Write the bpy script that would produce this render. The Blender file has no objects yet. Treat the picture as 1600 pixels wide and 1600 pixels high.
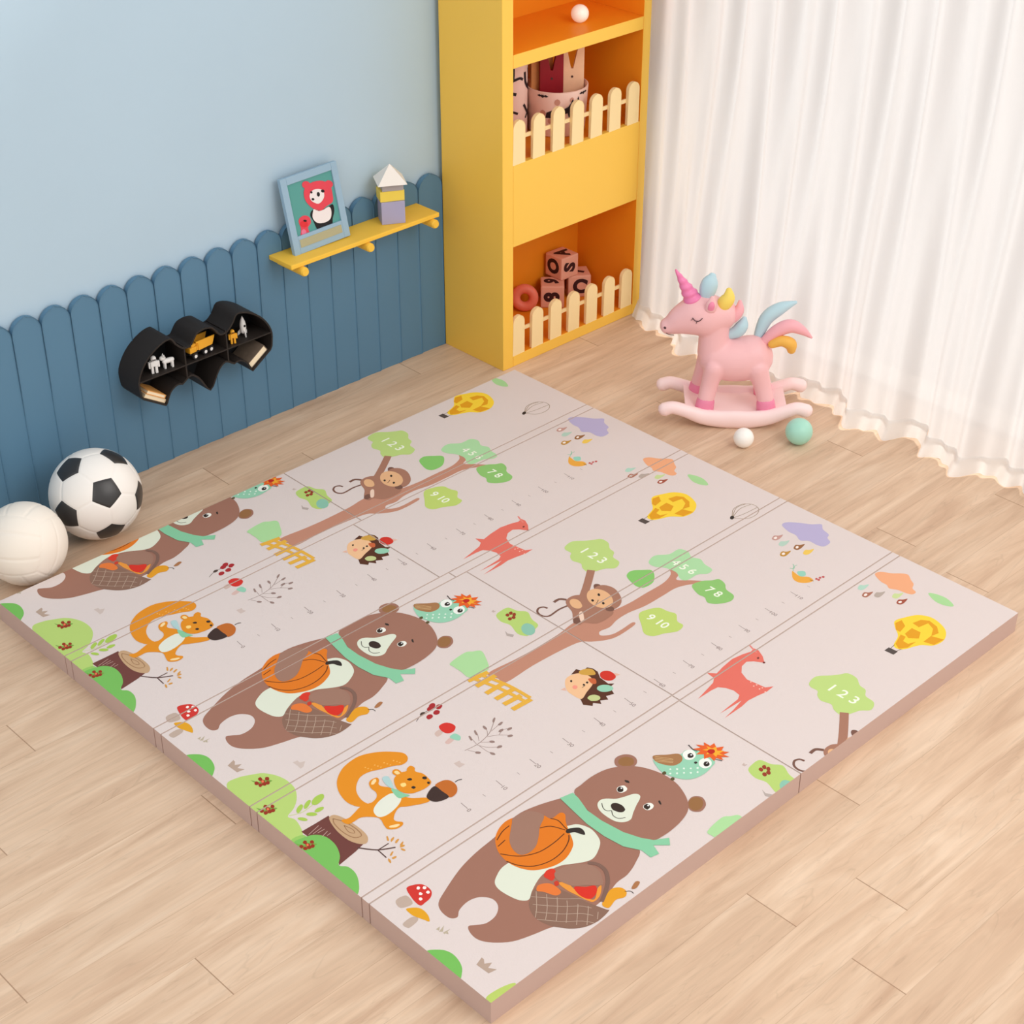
import bpy, bmesh, math, random
from mathutils import Vector, Matrix
from mathutils.geometry import tessellate_polygon
random.seed(4)
SC = bpy.context.scene
COL = SC.collection
PI = math.pi
WORLD, SUN, SOFT = .80, 4.2, 82

# ---------------------------------------------------------------- materials
def lin(c):
    o = []
    for v in c[:3]:
        v = v / 255.0
        o.append(v / 12.92 if v <= 0.04045 else ((v + 0.055) / 1.055) ** 2.4)
    return (o[0], o[1], o[2], 1.0)

MATS = {}
def M(name, rgb, rough=0.55, spec=0.3, var=0.0, vscale=6.0, bump=0.0, bscale=120.0, emit=0.0, sss=0.0):
    if name in MATS: return MATS[name]
    m = bpy.data.materials.new(name); m.use_nodes = True
    nt = m.node_tree; b = nt.nodes['Principled BSDF']
    b.inputs['Base Color'].default_value = lin(rgb)
    b.inputs['Roughness'].default_value = rough
    b.inputs['Specular IOR Level'].default_value = spec
    if sss: 
        b.inputs['Subsurface Weight'].default_value = sss; b.inputs['Subsurface Radius'].default_value = (.02, .01, .01)
    if emit:
        b.inputs['Emission Color'].default_value = lin(rgb); b.inputs['Emission Strength'].default_value = emit
    if var or bump:
        tc = nt.nodes.new('ShaderNodeTexCoord')
    if var:
        n = nt.nodes.new('ShaderNodeTexNoise'); n.inputs['Scale'].default_value = vscale; n.inputs['Detail'].default_value = 4
        nt.links.new(tc.outputs['Object'], n.inputs['Vector'])
        r = nt.nodes.new('ShaderNodeMapRange'); r.inputs['From Min'].default_value = .3; r.inputs['From Max'].default_value = .7
        r.inputs['To Min'].default_value = 1 - var; r.inputs['To Max'].default_value = 1 + var
        nt.links.new(n.outputs['Fac'], r.inputs['Value'])
        x = nt.nodes.new('ShaderNodeVectorMath'); x.operation = 'SCALE'
        x.inputs[0].default_value = lin(rgb)[:3]
        nt.links.new(r.outputs['Result'], x.inputs['Scale'])
        nt.links.new(x.outputs['Vector'], b.inputs['Base Color'])
    if bump:
        n2 = nt.nodes.new('ShaderNodeTexNoise'); n2.inputs['Scale'].default_value = bscale; n2.inputs['Detail'].default_value = 2
        nt.links.new(tc.outputs['Object'], n2.inputs['Vector'])
        bp = nt.nodes.new('ShaderNodeBump'); bp.inputs['Strength'].default_value = bump; bp.inputs['Distance'].default_value = .002
        nt.links.new(n2.outputs['Fac'], bp.inputs['Height']); nt.links.new(bp.outputs['Normal'], b.inputs['Normal'])
    MATS[name] = m
    return m

# ---------------------------------------------------------------- object helpers
def obj(name, bm, mats, parent=None, smooth=False, loc=None, angle=None):
    me = bpy.data.meshes.new(name)
    bmesh.ops.recalc_face_normals(bm, faces=bm.faces[:]) if smooth != 'keep' else None
    bm.to_mesh(me); bm.free()
    for m in (mats if isinstance(mats, (list, tuple)) else [mats]): me.materials.append(m)
    if smooth is True:
        for p in me.polygons: p.use_smooth = True
    o = bpy.data.objects.new(name, me); COL.objects.link(o)
    if parent: o.parent = parent
    if loc: o.location = loc
    if angle:
        for p in me.polygons: p.use_smooth = True
        me.set_sharp_from_angle(angle=angle)
    return o
def tag(o, label=None, cat=None, group=None, kind=None):
    if label: o['label'] = label
    if cat: o['category'] = cat
    if group: o['group'] = group
    if kind: o['kind'] = kind
    return o
def empty(name, loc=(0, 0, 0), rz=0.0, rot=None):
    o = bpy.data.objects.new(name, None); COL.objects.link(o)
    o.empty_display_size = .05
    o.location = loc; o.rotation_euler = rot if rot else (0, 0, rz)
    return o
def NB(): return bmesh.new()
def xf(bm, verts, mat): bmesh.ops.transform(bm, matrix=mat, verts=verts)
def box(bm, x0, x1, y0, y1, z0, z1, bev=0.0, mi=0, mat=None):
    r = bmesh.ops.create_cube(bm, size=1)
    vs = r['verts']
    for v in vs:
        v.co = Vector((x0 + (v.co.x + .5) * (x1 - x0), y0 + (v.co.y + .5) * (y1 - y0), z0 + (v.co.z + .5) * (z1 - z0)))
    fs = set(f for v in vs for f in v.link_faces)
    for f in fs: f.material_index = mi
    if bev:
        es = list(set(e for v in vs for e in v.link_edges))
        rr = bmesh.ops.bevel(bm, geom=es, offset=bev, segments=2, profile=.6, affect='EDGES')
        vs = list(set(v for f in rr['faces'] for v in f.verts) | set(v for v in vs if v.is_valid))
        for f in set(f for v in vs for f in v.link_faces): f.material_index = mi
    if mat is not None: xf(bm, vs, mat)
    return vs
def sphere(bm, c, r, mi=0, sub=4, sc=(1, 1, 1), rot=None):
    rr = bmesh.ops.create_icosphere(bm, subdivisions=sub, radius=1)
    m = Matrix.Translation(c) @ (rot.to_4x4() if rot else Matrix()) @ Matrix.Diagonal((r * sc[0], r * sc[1], r * sc[2], 1))
    xf(bm, rr['verts'], m)
    for f in set(f for v in rr['verts'] for f in v.link_faces): f.material_index = mi
    return rr['verts']
def cyl(bm, a, b, r0, r1=None, seg=24, mi=0, cap=True):
    a = Vector(a); b = Vector(b); r1 = r0 if r1 is None else r1
    d = (b - a); q = d.to_track_quat('Z', 'Y').to_matrix()
    A = []; B = []
    for i in range(seg):
        t = 2 * PI * i / seg; u = q @ Vector((math.cos(t), math.sin(t), 0))
        A.append(bm.verts.new(a + u * r0)); B.append(bm.verts.new(b + u * r1))
    fs = [bm.faces.new((A[i], A[(i + 1) % seg], B[(i + 1) % seg], B[i])) for i in range(seg)]
    if cap: fs += [bm.faces.new(A[::-1]), bm.faces.new(B)]
    for f in fs: f.material_index = mi
    return A + B
def cat1(a, b, c, d, t):
    return .5 * ((2 * b) + (c - a) * t + (2 * a - 5 * b + 4 * c - d) * t * t + (3 * b - a - 3 * c + d) * t ** 3)
def smooth_open(pts, n=4):
    if len(pts) < 3: return list(pts)
    P = [pts[0]] + list(pts) + [pts[-1]]; o = []
    for i in range(1, len(P) - 2):
        for k in range(n):
            t = k / n; o.append(tuple(cat1(P[i - 1][j], P[i][j], P[i + 1][j], P[i + 2][j], t) for j in range(len(pts[0]))))
    o.append(tuple(pts[-1])); return o
def smooth_closed(pts, n=4):
    o = []; m = len(pts)
    for i in range(m):
        a, b, c, d = pts[i - 1], pts[i], pts[(i + 1) % m], pts[(i + 2) % m]
        for k in range(n): o.append(tuple(cat1(a[j], b[j], c[j], d[j], k / n) for j in range(len(b))))
    return o
def tube(bm, pts, seg=20, n=5, mi=0, side=Vector((0, 1, 0))):
    """pts: (x,y,z,r_side,r_other); smooth swept elliptical tube with rounded ends"""
    S = smooth_open(pts, n); rings = []
    for i, s in enumerate(S):
        p = Vector(s[:3]); a = Vector(S[max(i - 1, 0)][:3]); b = Vector(S[min(i + 1, len(S) - 1)][:3])
        t = (b - a).normalized(); w = (side - t * side.dot(t)).normalized(); u = t.cross(w)
        rings.append((p, t, w, u, max(s[3], .0005), max(s[4], .0005)))
    def addring(p, w, u, ra, rb): return [bm.verts.new(p + w * ra * math.cos(2 * PI * k / seg) + u * rb * math.sin(2 * PI * k / seg)) for k in range(seg)]
    R = []
    p, t, w, u, ra, rb = rings[0]
    for k in (0.97, .8, .5): R.append(addring(p - t * min(ra, rb) * k, w, u, ra * math.sqrt(1 - k * k), rb * math.sqrt(1 - k * k)))
    for q in rings: R.append(addring(q[0], q[2], q[3], q[4], q[5]))
    p, t, w, u, ra, rb = rings[-1]
    for k in (.5, .8, .97): R.append(addring(p + t * min(ra, rb) * k, w, u, ra * math.sqrt(1 - k * k), rb * math.sqrt(1 - k * k)))
    fs = []
    for A, B in zip(R, R[1:]):
        fs += [bm.faces.new((A[k], A[(k + 1) % seg], B[(k + 1) % seg], B[k])) for k in range(seg)]
    fs += [bm.faces.new(R[0][::-1]), bm.faces.new(R[-1])]
    for f in fs: f.material_index = mi
def prism(bm, pts, axis, a, b, mi=0, holes=None):
    """extrude 2D outline between a and b along axis ('x','y','z')"""
    def mk(p, d): return {'x': (d, p[0], p[1]), 'y': (p[0], d, p[1]), 'z': (p[0], p[1], d)}[axis]
    A = [bm.verts.new(mk(p, a)) for p in pts]; B = [bm.verts.new(mk(p, b)) for p in pts]
    n = len(pts); fs = [bm.faces.new((A[i], A[(i + 1) % n], B[(i + 1) % n], B[i])) for i in range(n)]
    tri = tessellate_polygon([[Vector((p[0], p[1], 0)) for p in pts]])
    for t in tri:
        fs.append(bm.faces.new([A[i] for i in t])); fs.append(bm.faces.new([B[i] for i in t]))
    for f in fs: f.material_index = mi
def text_tris(txt, size, weight=0.0):
    cu = bpy.data.curves.new('t', 'FONT'); cu.body = txt; cu.size = size; cu.align_x = 'CENTER'; cu.align_y = 'CENTER'; cu.offset = weight
    cu.resolution_u = 4
    o = bpy.data.objects.new('t', cu); COL.objects.link(o)
    dg = bpy.context.evaluated_depsgraph_get(); me = o.evaluated_get(dg).to_mesh()
    me.calc_loop_triangles()
    T = [[tuple(me.vertices[i].co[:2]) for i in lt.vertices] for lt in me.loop_triangles]
    o.evaluated_get(dg).to_mesh_clear()
    bpy.data.objects.remove(o); bpy.data.curves.remove(cu)
    return T
def put_text(bm, txt, size, mat, mi, weight=0.0):
    for t in text_tris(txt, size, weight):
        try:
            f = bm.faces.new([bm.verts.new(mat @ Vector((p[0], p[1], 0))) for p in t]); f.material_index = mi
        except ValueError: pass
def stroke2d(pts, w, n=4):
    S = smooth_open(pts, n); L = []; R = []
    for i, s in enumerate(S):
        a = S[max(i - 1, 0)]; b = S[min(i + 1, len(S) - 1)]
        dx, dy = b[0] - a[0], b[1] - a[1]; l = math.hypot(dx, dy) or 1
        nx, ny = -dy / l * w / 2, dx / l * w / 2
        L.append((s[0] + nx, s[1] + ny)); R.append((s[0] - nx, s[1] - ny))
    return [(L[i], L[i + 1], R[i + 1]) for i in range(len(S) - 1)] + [(L[i], R[i + 1], R[i]) for i in range(len(S) - 1)]
def poly_tris(pts):
    t = tessellate_polygon([[Vector((p[0], p[1], 0)) for p in pts]])
    return [tuple(pts[i] for i in k) for k in t]
def copy_tree(o, parent=None):
    c = o.copy(); COL.objects.link(c)
    if parent: c.parent = parent
    for ch in list(o.children): copy_tree(ch, c)
    return c

# ================================================================ SETTING
def wood_floor():
    m = bpy.data.materials.new('oak_laminate'); m.use_nodes = True; nt = m.node_tree; N = nt.nodes; L = nt.links
    b = N['Principled BSDF']; b.inputs['Roughness'].default_value = .5; b.inputs['Specular IOR Level'].default_value = .22
    tc = N.new('ShaderNodeTexCoord'); sp = N.new('ShaderNodeSeparateXYZ'); L.new(tc.outputs['Object'], sp.inputs[0])
    def ma(op, a, c=None, d=None):
        n = N.new('ShaderNodeMath'); n.operation = op
        for i, v in enumerate((a, c, d)):
            if v is None: continue
            if isinstance(v, (int, float)): n.inputs[i].default_value = v
            else: L.new(v, n.inputs[i])
        return n.outputs[0]
    def wn(a, c=0.0):
        cb = N.new('ShaderNodeCombineXYZ'); L.new(a, cb.inputs[0])
        if c: L.new(c, cb.inputs[1])
        n = N.new('ShaderNodeTexWhiteNoise'); n.noise_dimensions = '2D'; L.new(cb.outputs[0], n.inputs['Vector']); return n.outputs['Value']
    X, Y = sp.outputs[0], sp.outputs[1]
    rr = ma('DIVIDE', ma('ADD', Y, .563), .1425); row = ma('FLOOR', rr); fr = ma('FRACT', rr)
    uu = ma('ADD', ma('DIVIDE', X, 1.25), ma('MULTIPLY', wn(row), 3.7)); pk = ma('FLOOR', uu); fu = ma('FRACT', uu)
    tone = wn(row, pk)
    joint = ma('LESS_THAN', fu, .0022); seam = ma('MULTIPLY', ma('LESS_THAN', fr, .011), .30)
    line = ma('MAXIMUM', ma('MULTIPLY', joint, .75), seam)
    def grain(sx, sy, sc, det, dist, rough=.6):
        cb = N.new('ShaderNodeCombineXYZ')
        L.new(ma('ADD', ma('MULTIPLY', X, sx), ma('MULTIPLY', tone, 9.0)), cb.inputs[0]); L.new(ma('ADD', ma('MULTIPLY', Y, sy), ma('MULTIPLY', tone, 23.0)), cb.inputs[1])
        g = N.new('ShaderNodeTexNoise'); g.inputs['Scale'].default_value = sc; g.inputs['Detail'].default_value = det; g.inputs['Roughness'].default_value = rough; g.inputs['Distortion'].default_value = dist
        L.new(cb.outputs[0], g.inputs['Vector']); return g.outputs['Fac']
    g1 = grain(1.2, 9, 1.5, 5, .9); g2 = grain(2.2, 48, 1.6, 3, .25, .5); g3 = grain(.6, 5, 1.3, 3, 2.2)
    cr = N.new('ShaderNodeValToRGB'); e = cr.color_ramp.elements
    e[0].position = .27; e[0].color = lin((198, 164, 137)); e[1].position = .72; e[1].color = lin((229, 202, 176)); k = e.new(.5); k.color = lin((216, 185, 157))
    L.new(g1, cr.inputs['Fac'])
    # narrow dark figure lines where the slow noise crosses a level
    ring = ma('ABSOLUTE', ma('SUBTRACT', ma('FRACT', ma('MULTIPLY', g3, 7.0)), .5))
    rl = N.new('ShaderNodeMapRange'); rl.inputs['From Min'].default_value = 0; rl.inputs['From Max'].default_value = .07; rl.inputs['To Min'].default_value = .915; rl.inputs['To Max'].default_value = 1.0; L.new(ring, rl.inputs['Value'])
    r2 = N.new('ShaderNodeMapRange'); r2.inputs['From Min'].default_value = .3; r2.inputs['From Max'].default_value = .7; r2.inputs['To Min'].default_value = .945; r2.inputs['To Max'].default_value = 1.045; L.new(g2, r2.inputs['Value'])
    r3 = N.new('ShaderNodeMapRange'); r3.inputs['To Min'].default_value = .975; r3.inputs['To Max'].default_value = 1.025; L.new(tone, r3.inputs['Value'])
    f = ma('MULTIPLY', ma('MULTIPLY', r2.outputs['Result'], r3.outputs['Result']), rl.outputs['Result'])
    sc = N.new('ShaderNodeVectorMath'); sc.operation = 'SCALE'; L.new(cr.outputs['Color'], sc.inputs[0]); L.new(f, sc.inputs['Scale'])
    mx = N.new('ShaderNodeMix'); mx.data_type = 'RGBA'; L.new(line, mx.inputs['Factor']); L.new(sc.outputs['Vector'], mx.inputs[6]); mx.inputs[7].default_value = lin((150, 114, 88))
    L.new(mx.outputs[2], b.inputs['Base Color'])
    bp = N.new('ShaderNodeBump'); bp.inputs['Strength'].default_value = .12; bp.inputs['Distance'].default_value = .0015; L.new(g2, bp.inputs['Height']); L.new(bp.outputs['Normal'], b.inputs['Normal'])
    return m
bm = NB(); box(bm, -3.2, 2.92, -5.2, .46, -.08, 0); tag(obj('floor', bm, wood_floor()), kind='structure')
bm = NB(); box(bm, -3.2, 2.92, .43, .53, 0, 3.2)
tag(obj('wall_left', bm, M('light_blue_paint', (182, 206, 223), .7, .2, .012, 2.5)), kind='structure')
# window wall, behind the curtain
WX0, WX1 = 2.92, 3.04
bm = NB()
box(bm, WX0, WX1, .0, .53, -.08, 3.2); box(bm, WX0, WX1, -5.2, -3.5, -.08, 3.2)
box(bm, WX0, WX1, -3.5, .0, -.08, .015); box(bm, WX0, WX1, -3.5, .0, 3.05, 3.2)
tag(obj('wall_right', bm, M('white_wall_paint', (236, 233, 228), .7, .2)), kind='structure')
bm = NB()
for y0, y1 in ((-.05, .0), (-3.5, -3.45), (-1.77, -1.73)): box(bm, 2.95, 3.0, y0, y1, .015, 3.0)
for z0, z1 in ((3.0, 3.05),): box(bm, 2.95, 3.0, -3.5, 0, z0, z1)
wf = tag(obj('window_1', bm, M('white_window_frame', (240, 240, 238), .4)), kind='structure')
gm = bpy.data.materials.new('window_glass'); gm.use_nodes = True; nt = gm.node_tree
for n in list(nt.nodes): nt.nodes.remove(n)
o_ = nt.nodes.new('ShaderNodeOutputMaterial'); mxs = nt.nodes.new('ShaderNodeMixShader'); tr = nt.nodes.new('ShaderNodeBsdfTransparent'); gl = nt.nodes.new('ShaderNodeBsdfGlossy'); gl.inputs['Roughness'].default_value = .05
mxs.inputs[0].default_value = .06; nt.links.new(tr.outputs[0], mxs.inputs[1]); nt.links.new(gl.outputs[0], mxs.inputs[2]); nt.links.new(mxs.outputs[0], o_.inputs[0])
bm = NB(); box(bm, 2.972, 2.978, -3.45, -.05, .04, 3.0); obj('glass_pane', bm, gm, wf)

# picket wainscot on the blue wall
PITCH = .0975
blue = M('slate_blue_paint', (91, 131, 159), .5, .3, .02, 3)
bm = NB(); box(bm, -.42, 2.034, .424, .43, 0, .55)
tr1 = tag(obj('trim_1', bm, blue), kind='structure')
k0 = -5
for k in range(k0, 22):
    cx = 2.0325 - PITCH * (21 - k) - PITCH / 2; hw = PITCH / 2 - .0012
    if cx < -.35: continue
    if k == 21: cx, hw = cx + .0062, hw + .0062
    zt = .652 + .0065 * (cx - .6); pts = [(cx - hw, 0), (cx + hw, 0)]
    for i in range(17):
        t = PI * i / 16; pts.append((cx + hw * math.cos(t), zt - hw + hw * math.sin(t) * 1.02))
    bm = NB(); prism(bm, pts, 'y', .410, .4242)
    fr = [e for e in bm.edges if all(abs(v.co.y - .410) < 1e-5 for v in e.verts) and len(e.link_faces) == 2 and abs(e.link_faces[0].normal.dot(e.link_faces[1].normal)) < .5]
    bm.normal_update()
    fr = [e for e in bm.edges if all(abs(v.co.y - .410) < 1e-5 for v in e.verts) and len(e.link_faces) == 2 and abs(e.link_faces[0].normal.dot(e.link_faces[1].normal)) < .5]
    bmesh.ops.bevel(bm, geom=fr, offset=.0035, segments=2, profile=.6, affect='EDGES')
    obj('plank', bm, blue, tr1)

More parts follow.
